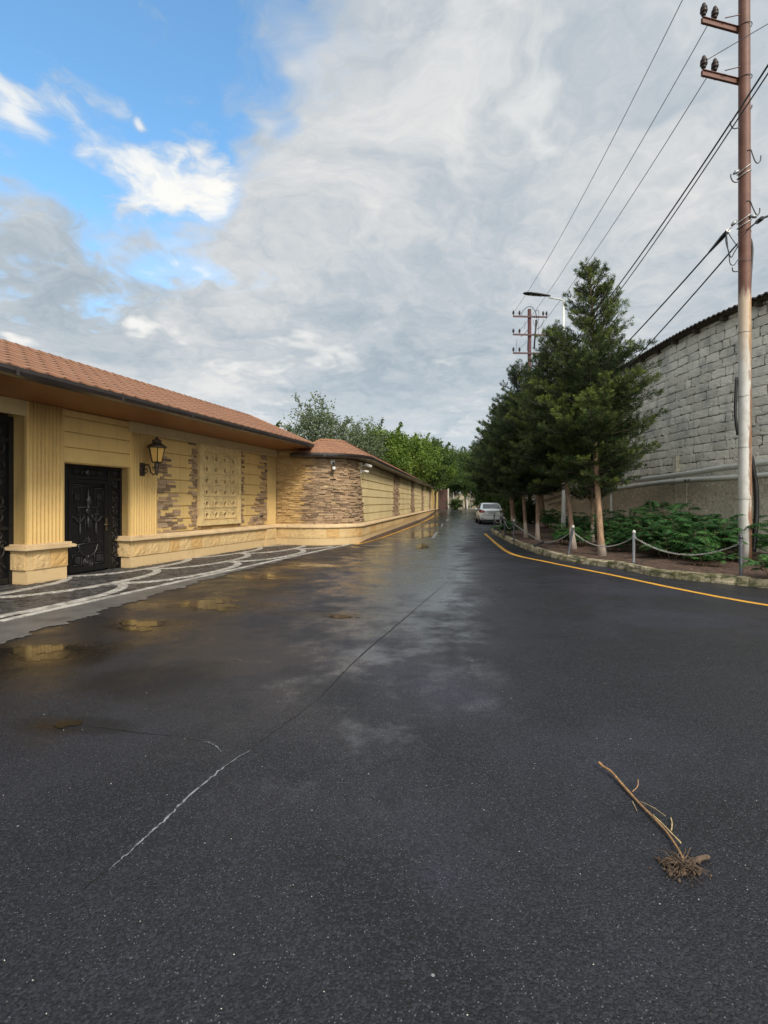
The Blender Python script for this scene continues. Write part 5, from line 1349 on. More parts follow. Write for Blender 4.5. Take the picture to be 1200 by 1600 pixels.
mb = MB(); mb.tube([PP(1183, 347, -.95), PP(1191, 341, -1.15)], .045, 6); tag(mb.build('cable_clamp', 'black'), 'black clamp hanging from the right-hand pole hook', 'clamp')
for pts, r in (([(1136, 362), (1134, 375), (1137, 388), (1142, 402), (1148, 393), (1153, 384)], .012), ([(1137, 362), (1143, 372), (1150, 382), (1154, 388)], .009), ([(1135, 364), (1137, 385), (1139, 398), (1141, 412), (1147, 414), (1153, 406), (1160, 405)], .010)):
    loop(up_, [PP(*q, -.14) for q in pts], r)

# street lamp
SX, SY = 7.57, 21.6
sl = thing('street_lamp', 'white lamp post with dark flat lamp head hidden among the cypresses', 'street lamp', (SX, SY, .12))
mb = MB(); mb.tube([V3((SX, SY, z)) for z in (.1, .9, 1.0, 10.05)], [.10, .095, .08, .045], 10); mb.build('post', 'lampwhite', sl)
mb = MB(); mb.tube([V3((SX + .03, SY, 10.0)), V3((SX - .1, SY, 10.06)), V3((SX - .62, SY, 10.14))], .032, 8); mb.build('arm', 'lampwhite', sl)
mb = MB(); hx = [(-.55, .045, .035), (-.62, .07, .05), (-.85, .10, .07), (-1.15, .16, .075), (-1.45, .165, .07), (-1.62, .12, .05), (-1.70, .05, .025)]
b0 = len(mb.v)
for x, wy, wz in hx:
    for k in range(12):
        a = 2 * math.pi * k / 12; zz = math.sin(a) * wz; mb.v.append((SX + x, SY + math.cos(a) * wy, 10.13 - x * .10 * -1 * -1 + .02 + (zz if zz > 0 else zz * .45)))
for i in range(len(hx) - 1):
    for k in range(12): mb.face((b0 + i * 12 + k, b0 + i * 12 + (k + 1) % 12, b0 + (i + 1) * 12 + (k + 1) % 12, b0 + (i + 1) * 12 + k), .5, 0, True)
mb.face(tuple(range(b0, b0 + 12))); mb.face(tuple(range(b0 + 72, b0 + 84))[::-1]); hd = mb.build('lamp_head', 'lamphead', sl)
for x in (-.95, -1.17, -1.38): mb = MB(); mb.lathe((SX + x, SY, 10.15 - x * .10 - .035), [(.07, .0), (.06, -.012), (.02, -.02)], 12); mb.build('lens', 'lens', hd)

# ------------------------------------------------------------------ the dry uprooted stalk in the foreground
st = thing('uprooted_stalk', 'dry tan stalk with a clump of earthy roots lying on the asphalt', 'dead plant', tuple(G(1060, 1360)))
def gp(px, py, z=.01): q = G(px, py, 0); return V3((q.x, q.y, z))
mb = MB()
mb.tube(catmull([gp(936, 1200, .03), gp(942, 1205, .028), gp(955, 1212, .022), gp(975, 1233, .014), gp(1000, 1260, .012), gp(1022, 1283, .014), gp(1040, 1303, .014), gp(1055, 1325, .016), gp(1068, 1350, .02)], 5), [.0085] * 4 + [.0065] * 8 + [.007] * 6 + [.0055] * 12 + [.0045] * 11, 7); mb.build('stem', 'straw', st)
mb = MB(); mb.tube(catmull([gp(1020, 1281, .022), gp(1034, 1293, .02), gp(1048, 1307, .018), gp(1064, 1322, .014)], 5), .0032, 5); mb.build('side_stem', 'straw_pale', st)
mb = MB(); mb.tube(catmull([gp(988, 1243, .02), gp(996, 1238, .03), gp(997, 1228, .035)], 5), .0025, 5); mb.build('side_stem', 'straw', st)
mb = MB(); mb.tube(catmull([gp(1000, 1258, .02), gp(1020, 1267, .018), gp(1040, 1279, .012)], 5), .0014, 4); mb.build('side_stem', 'straw_pale', st)
mb = MB(); mb.tube(catmull([gp(1049, 1300, .008), gp(1050, 1290, .012), gp(1048, 1281, .01)], 4), .003, 5); mb.build('side_stem', 'straw_pale', st)
mb = MB(); mb.tube(catmull([gp(988, 1254, .008), gp(992, 1262, .006), gp(995, 1268, .005)], 4), .0018, 4); mb.build('side_stem', 'straw_pale', st)
mb = MB(); mb.tube([gp(1076, 1354, .012), gp(1090, 1348, .016), gp(1106, 1344, .014), gp(1109, 1343, .012)], [.004, .011, .009, .003], 7); mb.build('taproot', 'rootdirt', st)
mb = MB(); random.seed(11)
cx_ = gp(1064, 1360, .0)
for k in range(120):
    a = rnd(0, 6.28); L = rnd(.02, .085); s0v = cx_ + V3((rnd(-.025, .03), rnd(-.02, .03), rnd(.005, .03)))
    q1 = s0v + V3((math.cos(a), math.sin(a), rnd(-.2, .6))) * L * .5; q2 = q1 + V3((math.cos(a + rnd(-1.2, 1.2)), math.sin(a + rnd(-1, 1)), rnd(-.8, .2))) * L * .6; q2.z = max(q2.z, .003)
    mb.tube([s0v, q1, q2], [.0028, .0018, .0008], 4)
for pxs in ([(1066, 1348), (1052, 1344), (1042, 1345), (1043, 1358)], [(1068, 1352), (1074, 1340), (1079, 1328)], [(1066, 1345), (1071, 1334), (1070, 1330)]):
    mb.tube(catmull([gp(*q, .012) for q in pxs], 4), .0022, 4)
for k in range(130):
    r_ = rnd(.002, .010); q = cx_ + V3((random.gauss(0, .036), random.gauss(0, .030), 0)); mb.lathe((q.x, q.y, r_ * .2), [(r_ * .6, 0), (r_, r_ * .7), (r_ * .7, r_ * 1.5), (.0005, r_ * 1.9)], 5, rnd(0, 1), smooth=False, phase=rnd(0, 6))
mb.build('root_clump', 'rootdirt', st)
# loose grit on the near asphalt
v = []; tn = []
random.seed(5)
for k in range(230):
    Y = 1.4 + 9 * random.random() ** 1.6; X = rnd(-.8, .8) * Y; sz = rnd(.0015, .0036) * (1 + Y * .05); a = rnd(0, 6.28)
    c = V3((X, Y, .003)); e1 = V3((math.cos(a), math.sin(a), 0)) * sz; e2 = V3((-math.sin(a), math.cos(a), 0)) * sz * rnd(.4, .9); t_ = c + V3((0, 0, sz * .8))
    for p_, q_ in ((c - e1, c + e2), (c + e2, c + e1), (c + e1, c - e2), (c - e2, c - e1)): v += [p_, q_, t_]; tn.append(random.random())
o = np_mesh('loose_grit', np.array([tuple(q) for q in v]), 3, np.array(tn), 'sett_light'); tag(o, 'tiny pale stones scattered over the asphalt', 'grit', kind='stuff')

# ------------------------------------------------------------------ vegetation
RS = np.random.RandomState(3)
def nrm(a): return a / np.maximum(np.linalg.norm(a, axis=-1, keepdims=True), 1e-9)
def leaves(pos, dirs, size, tone_, K, spread, lw, ll, droop=0.0, dirk=0.8):
    """K leaves round every tuft: pos (T,3), dirs (T,3), size (T,), tone (T,) -> quad verts, tones"""
    T = len(pos); N = T * K
    p = np.repeat(pos, K, 0) + RS.normal(0, 1, (N, 3)) * np.repeat(size, K)[:, None] * spread
    d = nrm(np.repeat(dirs, K, 0) * dirk + RS.normal(0, .55, (N, 3)) + np.array([0, 0, -droop]))
    s = nrm(np.cross(d, RS.normal(0, 1, (N, 3)))); L = ll * RS.uniform(.6, 1.3, N)[:, None]; Wd = lw * RS.uniform(.6, 1.3, N)[:, None]
    v = np.stack([p, p + d * L * .45 + s * Wd, p + d * L, p + d * L * .5 - s * Wd], 1).reshape(-1, 3)
    return v, np.clip(np.repeat(tone_, K) + RS.normal(0, .10, N), 0, 1)

def conifer(label, h, R, zb, trunk_h, seed, lean=(0, 0), nl=230, group='cypress trees in the planting bed', bark='bark_tan', K=11, mat='cypress', topw=.35, trunk_r=.11, sparse=.0, leafs=1.0, name='cypress_tree', power=.8):
    rs = np.random.RandomState(seed)
    o = thing(name, label, 'tree', (0, 0, 0), group)
    def axis(z): f = z / h; return np.array([lean[0] * f + .10 * math.sin(f * 5 + seed) * f, lean[1] * f + .08 * math.sin(f * 4 + seed * 2) * f, z])
    mb = MB(); zs = frange(-.05, h * .96, 14); mb.tube([V3(axis(z)) + V3((0, 0, 0)) for z in zs], [trunk_r * (1.5 if z < .05 else 1) * (1 - .86 * z / h) + .008 for z in zs], 9)
    tr = mb.build('trunk', bark, o)
    pos = []; dr = []; tn = []; sz = []; lim = MB(); i = 0; z = zb
    while z < h - .18:
        f = (z - zb) / (h - zb); i += 1
        z += (h - zb) / nl * rs.uniform(.4, 1.6) * (1.25 if f > .62 else .9)
        prof = math.sin(math.pi / 2 * min(1, (f + .16) / .5)) if f < .34 else ((1 - f) / .66) ** power
        L = R * max(prof, .10) * (rs.uniform(.50, .95) if rs.uniform() < .68 else rs.uniform(.90, 1.14)) + .10; az = i * 2.39996 + rs.uniform(-.6, .6)
        tilt = lerp(.12, .72, f) + rs.uniform(-.32, .30)
        d0 = np.array([math.cos(az) * math.cos(tilt), math.sin(az) * math.cos(tilt), math.sin(tilt)])
        p = axis(z - L * math.sin(tilt) * .4 if f > .12 else z).copy(); n = max(4, int(L / .10)); side = nrm(np.cross(d0, [0, 0, 1.0])); pts = [p.copy()]
        tone_l = rs.uniform(.10, .45) + (.22 if rs.uniform() < .3 else 0)
        for k in range(1, n + 1):
            q = k / n; dd = nrm(d0 + np.array([0, 0, .45 * q * q - .15 * q]) + side * .15 * math.sin(q * 4 + i)); p = p + dd * L / n; pts.append(p.copy())
            if q < .18: continue
            for sgn in (-1, 1) if k < n else (-1, 0, 1):
                if rs.uniform() < .22: continue
                Ls = (.30 * L * (1.05 - q) + .09) * rs.uniform(.6, 1.25); ds = nrm(dd * rs.uniform(.5, .9) + side * sgn * .85 + np.array([0, 0, rs.uniform(-.45, .85)])) if sgn else dd
                ts = tone_l + .30 * (q - .5) + rs.uniform(-.12, .12); m = max(2, int(Ls / .055))  # lighter at new-growth tips; inner sprays darker, crown shade painted into the tone
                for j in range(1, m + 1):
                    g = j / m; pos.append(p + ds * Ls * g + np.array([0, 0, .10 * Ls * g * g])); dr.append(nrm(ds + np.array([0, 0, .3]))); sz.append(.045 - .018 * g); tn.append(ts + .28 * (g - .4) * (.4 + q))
        lim.tube([V3(x) for x in pts[::2]], [.018 * (1 - .75 * i_ / max(1, len(pts[::2]) - 1)) + .003 for i_ in range(len(pts[::2]))], 4)
    # leader
    for k in range(10):
        z = h - .5 + k * .055; pos.append(axis(z) + rs.normal(0, .02, 3)); dr.append(np.array([0, 0, 1.0])); sz.append(.04); tn.append(.5)
    lim.build('limbs', 'bark_dark', tr)
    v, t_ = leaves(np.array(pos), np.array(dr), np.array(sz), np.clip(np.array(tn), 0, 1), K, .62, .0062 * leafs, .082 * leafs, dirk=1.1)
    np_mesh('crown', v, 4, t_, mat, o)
    return o
def place(o, x, y, z=.14, rz=0.0, sc=1.0, label=None):
    o.location = (x, y, z + H(y)); o.rotation_euler = (0, 0, rz); o.scale = (sc, sc, sc)
    if label: o['label'] = label
    return o
c1 = conifer('tallest cypress, nearest the fern bushes, with loose top and tan trunk', 7.5, 1.78, 1.75, 0, 4, lean=(-.42, 0), nl=190, K=18, trunk_r=.076)
place(c1, 5.62, 13.2)
c2 = conifer('cypress leaning a little left beside the tilted bollard', 6.6, 1.65, 1.9, 0, 9, lean=(-.55, .2), nl=180, bark='bark_brown', K=17, trunk_r=.072)
place(c2, 5.53, 14.95)
c3 = conifer('cypress with slim trunk, right one of the pair behind the sagging chain', 6.7, 1.75, 1.6, 0, 17, lean=(.05, 0), nl=170, bark='bark_brown', K=13, mat='cypress_dark', trunk_r=.064, leafs=1.2)
place(c3, 5.52, 18.4)
c4 = conifer('cypress with slim trunk, left one of the pair behind the sagging chain', 6.6, 1.9, 1.6, 0, 23, lean=(-.35, 0), nl=170, bark='bark_brown', K=13, mat='cypress_dark', trunk_r=.064, leafs=1.2)
place(c4, 5.42, 19.5)
c5 = conifer('leaning cypress with whitewashed foot right of the white car', 7.3, 2.5, 2.0, 0, 31, lean=(-1.0, 0), nl=190, bark='bark_brown', K=12, mat='cypress_dark', trunk_r=.15, leafs=1.5)
place(c5, 7.95, 31.2)
def clone(src, x, y, rz, sc, label): o = dup(src); return place(o, x, y, .14, rz, sc, label)
clone(c3, 6.9, 23.0, 2.2, 1.08, 'dark cypress behind the slim pair, left of the lamp post')
clone(c4, 6.7, 26.6, 1.2, 1.05, 'dark cypress at the nose of the bed, behind the farthest bollards')
clone(c3, 7.0, 17.2, 4.0, .92, 'dark cypress filling the gap between the slim pair and the lamp post')
clone(c5, 10.7, 37.5, 1.9, 1.0, 'large dark cypress behind the leaning one beside the car')
clone(c5, 10.9, 42.8, 3.3, 1.1, 'dark cypress on the right roadside just beyond the car')
clone(c5, 10.6, 48.0, 4.6, 1.15, 'second dark cypress on the right roadside beyond the car')
clone(c5, 11.9, 55.0, .6, 1.2, 'third dark cypress on the right roadside beyond the car')
clone(c5, 12.9, 63.0, 2.6, 1.2, 'fourth dark cypress on the right roadside beyond the car')
clone(c5, 8.9, 28.5, 5.2, 1.0, 'dark cypress against the block wall behind the lamp post')

def broadleaf(label, h, R, zb, seed, mat, nclump=34, K=12, leaf=.07, group='trees behind the long wall', name='broadleaf_tree', bark='bark_dark', upright=.0, tuf=26):
    rs = np.random.RandomState(seed); o = thing(name, label, 'tree', (0, 0, 0), group)
    cz = (h + zb) / 2; rz_ = (h - zb) / 2; cl = []
    for i in range(nclump):
        th = i * 2.39996; u = 1 - 2 * (i + .5) / nclump; r_ = math.sqrt(1 - u * u); k = rs.uniform(.55, 1.0) if i % 3 else rs.uniform(.2, .6)
        cl.append(np.array([R * .85 * r_ * math.cos(th) * k, R * .85 * r_ * math.sin(th) * k, cz + rz_ * .88 * u * (k if u < 0 else max(k, .6)) + rs.uniform(-.2, .2)]))
    mb = MB(); mb.tube([V3((.12 * math.sin(z + seed), .1 * math.sin(z * .8), z)) for z in frange(-.1, cz, 7)], [.15 * (1 - .6 * k / 7) + .02 for k in range(8)], 8); tr = mb.build('trunk', bark, o)
    lim = MB(); pos = []; dr = []; sz = []; tn = []
    for c in cl:
        s0v = np.array([0, 0, min(c[2] - .3, max(zb * .7, c[2] - np.linalg.norm(c[:2]) * 1.1 - .4))]); mid = (s0v + c) / 2 + rs.normal(0, .12, 3)
        lim.tube([V3(s0v), V3(mid), V3(c)], [.05, .03, .012], 4)
        cr = R * rs.uniform(.26, .42); tl_ = rs.uniform(.2, .6)
        n = tuf
        d = nrm(rs.normal(0, 1, (n, 3)) + nrm(c - np.array([0, 0, cz]))[None, :] * .5 + np.array([0, 0, .25])); rr = cr * rs.uniform(.25, 1.0, n)[:, None] ** .6
        P_ = c + d * rr * np.array([1.15, 1.15, .85]); pos.append(P_); dr.append(nrm(d + np.array([0, 0, .3 + upright]))); sz.append(np.full(n, cr * .30)); tn.append(np.clip(tl_ + .22 * d[:, 2] + rs.uniform(-.1, .1, n), 0, 1))  # clump tops lighter, undersides darker: light from above put into the leaf tone
        if rs.uniform() < .45:      # a loose shoot sticking out
            m = 7; dv = nrm(nrm(c - np.array([0, 0, cz])) + rs.normal(0, .3, 3) + np.array([0, 0, .6 + upright])); q = np.array([c + dv * (cr * .8 + .13 * k) for k in range(m)]); pos.append(q); dr.append(np.repeat(dv[None], m, 0)); sz.append(np.full(m, .08)); tn.append(np.full(m, tl_ + .1))
    lim.build('limbs', bark, tr)
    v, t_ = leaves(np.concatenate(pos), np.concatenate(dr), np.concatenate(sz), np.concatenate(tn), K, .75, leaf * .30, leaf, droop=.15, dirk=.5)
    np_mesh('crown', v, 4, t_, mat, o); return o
ol = broadleaf('grey-green olive-like tree showing left of the curved tiled coping', 7.9, 2.35, 3.2, 3, 'olive', leaf=.17, nclump=40, tuf=18, K=10)
place(ol, -4.3, 33.5)
def cl2(src, x, y, rz, sc, lb): o = dup(src); return place(o, x, y, .0, rz, sc, lb)
cl2(ol, -2.0, 37.0, 2.0, .93, 'grey-green loose tree just right of the olive-like one')
b1_ = broadleaf('bright green tree rising over the middle of the long wall', 7.5, 2.3, 2.6, 6, 'green', leaf=.20, nclump=44)
place(b1_, .0, 41.0)
m1_ = broadleaf('mid green tree between the grey-green ones and the bright green one', 7.0, 2.1, 2.6, 8, 'midgreen', leaf=.20, nclump=40, upright=.4)
place(m1_, -1.6, 43.5)
cl2(b1_, 1.6, 45.0, 1.3, 1.0, 'bright green tree second along the long wall')
cl2(b1_, 2.9, 50.5, 2.9, 1.08, 'bright green tree over the last pilasters of the long wall')
cl2(m1_, 4.9, 56.5, 4.1, 1.18, 'mid green tree overhanging the end of the tiled coping')
cl2(b1_, 6.2, 63.0, .4, 1.12, 'yellow-green tree overhanging the fluted end of the wall')
cl2(m1_, 7.6, 71.0, 2.0, 1.25, 'mid green tree beside the brown gate')
cl2(m1_, -7.2, 27.5, .8, .84, 'tree whose tip just shows above the shingle roof')
e1_ = broadleaf('tall dark tree closing the end of the lane', 10.2, 4.2, 2.3, 12, 'midgreen', leaf=.22, nclump=60, K=11, group='trees closing the end of the lane', bark='bark_pale', tuf=34)
place(e1_, 11.2, 85.0)
def cl3(src, x, y, rz, sc, lb): o = dup(src); o['group'] = 'trees closing the end of the lane'; return place(o, x, y, .0, rz, sc, lb)
cl3(e1_, 15.5, 88.0, 1.9, 1.05, 'second tall tree at the end of the lane, left of the white post')
cl3(e1_, 19.5, 82.0, 3.1, 1.0, 'dark tree behind the white post at the lane end')
cl3(e1_, 24.0, 78.0, 4.4, 1.05, 'dark tree far right at the lane end behind the cypresses')
cl3(e1_, 7.0, 92.0, 5.1, .95, 'tall tree behind the brown gate')
cl3(m1_, 12.6, 79.0, 1.0, .8, 'slim tree with pale trunk at the lane end')
cl3(m1_, 10.8, 80.5, 3.0, .75, 'slim tree with pale trunk beside the brown gate')

# sumac and weeds in the bed
def frond(rs, base, d, L, nleaf, ll, out_v, out_t, rach, tone_):
    p = np.array(base, float); dd = np.array(d, float); n = 9; pts = [p.copy()]
    for k in range(n):
        dd = nrm(dd + np.array([0, 0, -.16 * (k / n + .35)])); p = p + dd * L / n; pts.append(p.copy())
    pts = np.array(pts); rach.append(pts)
    for j in range(nleaf):
        f = .18 + .82 * j / (nleaf - 1); x = f * n; i = min(int(x), n - 1); c = pts[i] + (pts[i + 1] - pts[i]) * (x - i); t = nrm(pts[i + 1] - pts[i]); s = nrm(np.cross(t, [0, 0, 1.0])); up = np.cross(s, t)
        l_ = ll * math.sin(math.pi * (.22 + .72 * f)) * 1.05; w_ = l_ * .17
        for sg in (-1, 1):
            a = nrm(s * sg * .95 + t * .42 - up * rs.uniform(.05, .45)); mid = c + a * l_ * .5; tip = c + a * l_ - np.array([0, 0, l_ * .22]); wv = nrm(np.cross(a, up)) * w_
            out_v += [c, mid + wv, tip, mid - wv]; out_t.append(tone_ + rs.uniform(-.12, .12))
def sumac(label, seed, n, hgt, spread, name='sumac_bush', group='fern-leaved bushes against the block wall'):
    rs = np.random.RandomState(seed); o = thing(name, label, 'bush', (0, 0, 0), group); vv = []; tt = []; rach = []
    stems = MB()
    for s in range(max(3, n // 9)):
        a = rs.uniform(0, 6.28); r_ = spread * rs.uniform(.0, .75); h = hgt * rs.uniform(.35, .78); x, y = r_ * math.cos(a), r_ * math.sin(a); stems.tube([V3((x * .5, y * .5, -.05)), V3((x * .8, y * .8, h * .5)), V3((x, y, h))], [.016, .012, .007], 5)
        for k in range(9):
            az = rs.uniform(0, 6.28); el_ = rs.uniform(.1, .9); zz = h * rs.uniform(.45, 1.0)
            frond(rs, (x, y, zz), (math.cos(az) * math.cos(el_), math.sin(az) * math.cos(el_), math.sin(el_)), rs.uniform(.45, .85), 12, rs.uniform(.13, .19), vv, tt, rach, rs.uniform(.25, .75))
    stems.build('stems', 'stem', o)
    np_mesh('foliage', np.array(vv), 4, np.array(tt), 'sumac', o)
    rb_ = MB()
    for p_ in rach: rb_.tube([V3(q) for q in p_[::3]], .004, 3, caps=False)
    rb_.build('leaf_stalks', 'stem', o); return o
s1_ = sumac('large fern-leaved bush in the middle, before the pilaster of the block wall', 2, 100, 1.55, 1.15)
place(s1_, 7.75, 14.0, sc=1.08)
s2_ = sumac('fern-leaved bush directly left of the rusty pole', 5, 85, 1.35, 1.0); place(s2_, 7.45, 12.2)
def cl4(src, x, y, rz, sc, lb): o = dup(src); return place(o, x, y, .13, rz, sc, lb)
cl4(s1_, 8.7, 15.0, 2.1, 1.05, 'fern-leaved bush close to the wall under the stencilled pipe')
cl4(s2_, 8.75, 13.1, 1.0, .95, 'fern-leaved bush by the wall behind the rusty pole')
cl4(s2_, 6.95, 15.6, 3.6, .9, 'low fern-leaved bush right of the tallest cypress trunk')
cl4(s1_, 8.4, 17.4, 4.0, .95, 'fern-leaved bush beside the white pipe support')
cl4(s1_, 7.8, 19.2, 5.0, .85, 'shaded fern-leaved bush behind the two nearest trunks')
cl4(s2_, 6.1, 15.9, .4, .55, 'small fern-leaved plant between the two nearest trunks')
cl4(s2_, 5.75, 16.6, 2.9, .62, 'small spiky plant under the slack chain beside the fallen bollard')
cl4(s2_, 7.02, 9.1, 2.0, .58, 'fern-leaved plant spilling over the kerb right of the pole')
cl4(s1_, 8.9, 10.9, .9, .75, 'fern-leaved bush right of the pole at the frame edge')
cl4(s2_, 5.2, 21.6, 1.9, .6, 'small leafy plant behind the thin white-capped bollard')
cl4(s2_, 6.85, 12.1, 5.0, .62, 'low fern-leaved plant in front of the big bush, under the nearest chain')
cl4(s1_, 7.0, 13.2, 1.2, .78, 'fern-leaved bush between the upright grey bollard and the wall')
cl4(s2_, 6.35, 14.1, 2.6, .55, 'low fern-leaved plant just right of the tallest trunk foot')
cl4(s1_, 7.9, 11.9, 3.0, .85, 'fern-leaved bush behind the foot of the rusty pole')
cl4(s2_, 6.9, 10.9, 4.6, .45, 'little fern-leaved plant at the foot of the dark bollard')
cl4(s1_, 8.2, 23.0, 1.9, .8, 'shaded bush beside the lamp post')
cl4(s1_, 8.6, 27.0, 3.3, .8, 'shaded bush by the wall near the end of the pipes')

# end of the lane: brown gate, pale house wall, thin posts, round bush, low wall
gx0, gx1 = 7.9, 9.35
g_ = thing('yard_gate', 'brown sheet gate at the end of the lane beside the yellow wall', 'gate', (8.6, 75.5, H(75)))
mb = MB(); fr = lambda a, b_, z: V3((a, 75.5 + b_, z + H(75.5))); mb.box(fr, gx0, gx1, -.03, .03, .02, 2.9)
for k in range(8): mb.box(fr, gx0 + .04 + k * .18, gx0 + .12 + k * .18, -.055, -.03, .04, 2.85)
mb.build('panel', 'browngate', g_); mb = MB(); mb.box(fr, gx1, gx1 + .16, -.1, .1, 0, 3.0); mb.build('post', 'paleplaster', g_); mb = MB(); mb.box(fr, gx0 - .12, gx0, -.1, .1, 0, 3.0); mb.build('post', 'paleplaster', g_)
h_ = thing('plaster_wall', 'pale plastered yard wall behind the trunks at the lane end', 'wall', (13, 84, H(84)))
mb = MB(); fr2 = lambda a, b_, z: V3((a, 84 + b_, z + .55)); mb.box(fr2, 8.5, 15.8, 0, .3, 0, 2.3); mb.build('wall', 'paleplaster', h_); mb = MB(); mb.box(fr2, 8.4, 15.9, -.05, .35, 2.3, 2.42); mb.build('coping', 'cap', h_)
for k, (x, y, hh, rr_, lb) in enumerate(((9.95, 79, 3.1, .07, 'pale thin post nearest the brown gate'), (10.75, 79.5, 2.6, .06, 'pale thin post left of the round bush'), (13.0, 80, 2.6, .07, 'pale thin post behind the round bush'))):
    mb = MB(); mb.lathe((x, y, H(y) - .05), [(rr_ * 1.5, 0), (rr_ * 1.5, .08), (rr_, .1), (rr_, hh), (rr_ * .4, hh + .04)], 8); tag(mb.build('fence_post', 'lampwhite'), lb, 'post', 'pale posts at the lane end')
mb = MB(); mb.lathe((11.1, 65.5, H(65) - .02), [(.09, 0), (.05, .05), (.05, 2.4), (.02, 2.44)], 8); tag(mb.build('road_post', 'lampwhite'), 'thin white post on the far right roadside, left of the car', 'post')
rbsh = broadleaf('round dark green bush at the end of the lane', 1.5, .85, .05, 44, 'midgreen', nclump=22, leaf=.12, group=None, name='round_bush', tuf=20); rbsh['category'] = 'bush'
place(rbsh, 10.4, 74, 0)
for k, (x, y, sc_, lb) in enumerate(((11.2, 50.5, 1.7, 'added dark shrub on the right roadside just beyond the car'), (12.3, 57.5, 2.0, 'added dark shrub second beyond the car on the right roadside'), (13.2, 64.5, 2.1, 'added dark shrub third beyond the car on the right roadside'),
        (15.0, 71, 2.4, 'added dark shrub between the white post and the right roadside trees'), (17.5, 77, 2.6, 'added tall dark shrub behind the low pale wall at the lane end'), (10.6, 44.5, 1.6, 'added dark shrub right of the car beneath the cypresses'), (10.3, 38.8, 1.5, 'added dark shrub beside the car door beneath the cypresses'), (20.5, 74, 2.8, 'added tall dark shrub far right at the lane end'), (9.3, 33.2, 1.1, 'added dark shrub behind the whitewashed foot of the leaning cypress'))):
    q_ = dup(rbsh); q_['group'] = 'shrubs added to darken the right roadside'; place(q_, x, y, .0, k * 1.3, sc_, lb)  # shrubs added to make the background beneath the trees dark
mb = MB(); mb.box(lambda a, b_, z: V3((a, 76 + b_ + (a - 14) * .1, z + H(76))), 12.6, 15.6, 0, .3, 0, .55); tag(mb.build('low_wall', 'paleplaster'), 'low pale wall behind the thin white post', 'wall')

# ------------------------------------------------------------------ white saloon car seen from behind
CAR = thing('parked_car', 'white saloon car parked with its tail towards the viewer beside the planting bed', 'car', (7.62, 37.15, 0))
hd_ = V3((.10, 1, 0)).normalized(); rt_ = V3((hd_.y, -hd_.x, 0)); cc = V3((7.62, 37.15, 0))
def CF(x, y, z): q = cc + rt_ * x + hd_ * y; return V3((q.x, q.y, z))          # x right, y forward
# body stations: (y, half width at sill, half width at shoulder, z bottom, z shoulder)
stn = [(-2.18, .60, .66, .42, .88), (-2.14, .74, .76, .30, .99), (-2.02, .82, .82, .24, 1.045), (-1.7, .85, .855, .21, 1.06), (-1.0, .86, .86, .19, 1.00), (0, .86, .86, .19, .96), (1.0, .86, .85, .19, .93), (1.7, .84, .82, .20, .86), (2.05, .76, .72, .24, .74), (2.17, .62, .58, .32, .60)]
mb = MB(); N_ = 20
def sect(y, a, b_, z0, z1):
    pr = []
    for k in range(N_):
        t_ = 2 * math.pi * k / N_; c_, s_ = math.cos(t_), math.sin(t_); ex = .38
        x = abs(c_) ** ex * (1 if c_ > 0 else -1); zz = abs(s_) ** ex * (1 if s_ > 0 else -1); zf = (zz + 1) / 2; hw = lerp(a, b_, zf); hw *= 1 - .10 * max(0, zf - .8) / .2 - .03 * max(0, .3 - zf) / .3
        pr.append(CF(x * hw, y, lerp(z0, z1, zf)))
    return pr
for st_ in stn: mb.v.extend(tuple(p) for p in sect(*st_))
for i in range(len(stn) - 1):
    for k in range(N_): mb.face((i * N_ + k, (i + 1) * N_ + k, (i + 1) * N_ + (k + 1) % N_, i * N_ + (k + 1) % N_), .5, 0, True)
mb.face(tuple(range(N_))); mb.face(tuple(range((len(stn) - 1) * N_, len(stn) * N_))[::-1])
# roof and pillars
gh = [(-1.62, .66, 1.03, 1.05), (-1.05, .62, 1.0, 1.39), (-.6, .60, 1.0, 1.455), (.1, .59, 1.0, 1.47), (.55, .59, .98, 1.42), (1.25, .66, .93, .96)]
b0 = len(mb.v)
for y, hw, z0_, z1_ in gh:
    for x, z in ((-.80, z0_), (-hw - .02, z1_ - .05), (-hw + .07, z1_), (0, z1_ + .02), (hw - .07, z1_), (hw + .02, z1_ - .05), (.80, z0_)): mb.v.append(tuple(CF(x, y, z)))
for i in range(len(gh) - 1):
    for k in range(6): mb.face((b0 + i * 7 + k, b0 + i * 7 + k + 1, b0 + (i + 1) * 7 + k + 1, b0 + (i + 1) * 7 + k), .5, 0, True)
body = mb.build('body', 'carpaint', CAR)
mb = MB()
def inter(y): 
    for (y0, h0_, a0, z0_), (y1, h1_, a1, z1_) in zip(gh, gh[1:]):
        if y <= y1: f = (y - y0) / (y1 - y0); return lerp(h0_, h1_, f), lerp(z0_, z1_, f)
mb.poly([CF(-.60, -1.60, 1.085), CF(.60, -1.60, 1.085), CF(.55, -1.10, 1.385), CF(-.55, -1.10, 1.385)]); mb.build('rear_window', 'carglass', CAR)
rw = MB()
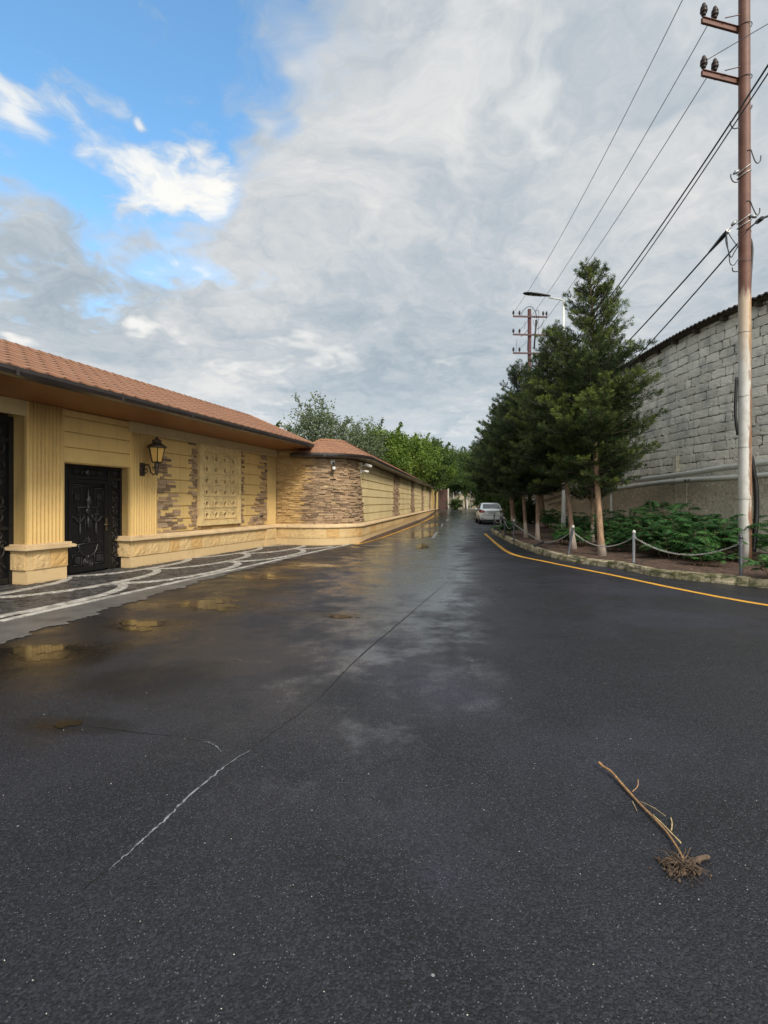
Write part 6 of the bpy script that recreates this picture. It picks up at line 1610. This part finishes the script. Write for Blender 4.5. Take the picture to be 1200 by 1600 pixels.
for sg in (-1, 1):
    sw_ = MB(); sw_.poly([CF(sg * .825, -1.35, 1.06), CF(sg * .825, .95, 1.0), CF(sg * .655, .45, 1.37), CF(sg * .66, -.95, 1.36)]); sw_.build('side_window', 'carglass', CAR)
    tl_ = MB(); b0 = 0
    q = [(.83, -1.98, .99), (.70, -2.13, .985), (.50, -2.185, .92), (.47, -2.19, .88), (.62, -2.19, .80), (.80, -2.10, .79), (.855, -1.92, .84), (.865, -1.80, .93)]
    pts_o = [CF(sg * (x + .012), y - .045, z) for x, y, z in q]; pts_i = [CF(sg * x * .97, y + .06, z) for x, y, z in q]
    cen = sum(pts_o, V3((0, 0, 0))) / len(pts_o) - hd_ * .035 + rt_ * sg * .02
    for k in range(len(q)):
        k2 = (k + 1) % len(q); tl_.poly([pts_o[k], pts_o[k2], cen]); tl_.poly([pts_o[k], pts_i[k], pts_i[k2], pts_o[k2]])
    tl_.build('tail_lamp', 'tail', CAR)
    mi = MB(); mi.lathe(CF(sg * .88, .62, 1.02), [(.02, -.07), (.075, -.03), (.08, .03), (.03, .08)], 10, axis=tuple(rt_ * sg)); mi.build('wing_mirror', 'carpaint', CAR)
    fg = MB(); fg.lathe(CF(sg * .66, -2.145, .42), [(.055, 0), (.05, .012), (.01, .015)], 10, axis=tuple(-hd_)); fg.build('reflector', 'black', CAR)
    for y in (-1.35, 1.35):
        wh = MB(); wh.lathe(CF(sg * .86, y, .31), [(.22, -.20), (.30, -.18), (.315, -.15), (.315, -.03), (.30, 0), (.21, .004)], 20, axis=tuple(rt_ * sg)); w_ = wh.build('wheel', 'tyre', CAR)
        rm = MB(); rm.lathe(CF(sg * .866, y, .31), [(.205, -.01), (.20, .006), (.05, .0), (.04, .012)], 14, axis=tuple(rt_ * sg)); rm.build('rim', 'steel', w_)
mb = MB(); mb.box(CF, -.62, .62, -2.145, -2.10, .235, .40); mb.box(CF, -.7, .7, -2.12, -1.2, .19, .25); mb.build('lower_bumper', 'black', CAR)
mb = MB(); mb.box(CF, -.26, .26, -2.215, -2.185, .73, .84); mb.build('number_plate', 'plate', CAR)
mb = MB(); mb.tube([CF(-.36, -2.20, .885), CF(-.15, -2.225, .905), CF(.15, -2.225, .905), CF(.36, -2.20, .885)], .014, 6); mb.build('boot_trim', 'black', CAR)
mb = MB(); mb.tube([CF(.22, -.95, 1.45), CF(.22, -1.12, 1.60)], .008, 5); mb.build('aerial', 'black', CAR)
mb = MB(); mb.box(CF, -.74, .74, -2.205, -2.16, .595, .605); mb.build('bumper_seam', 'black', CAR)
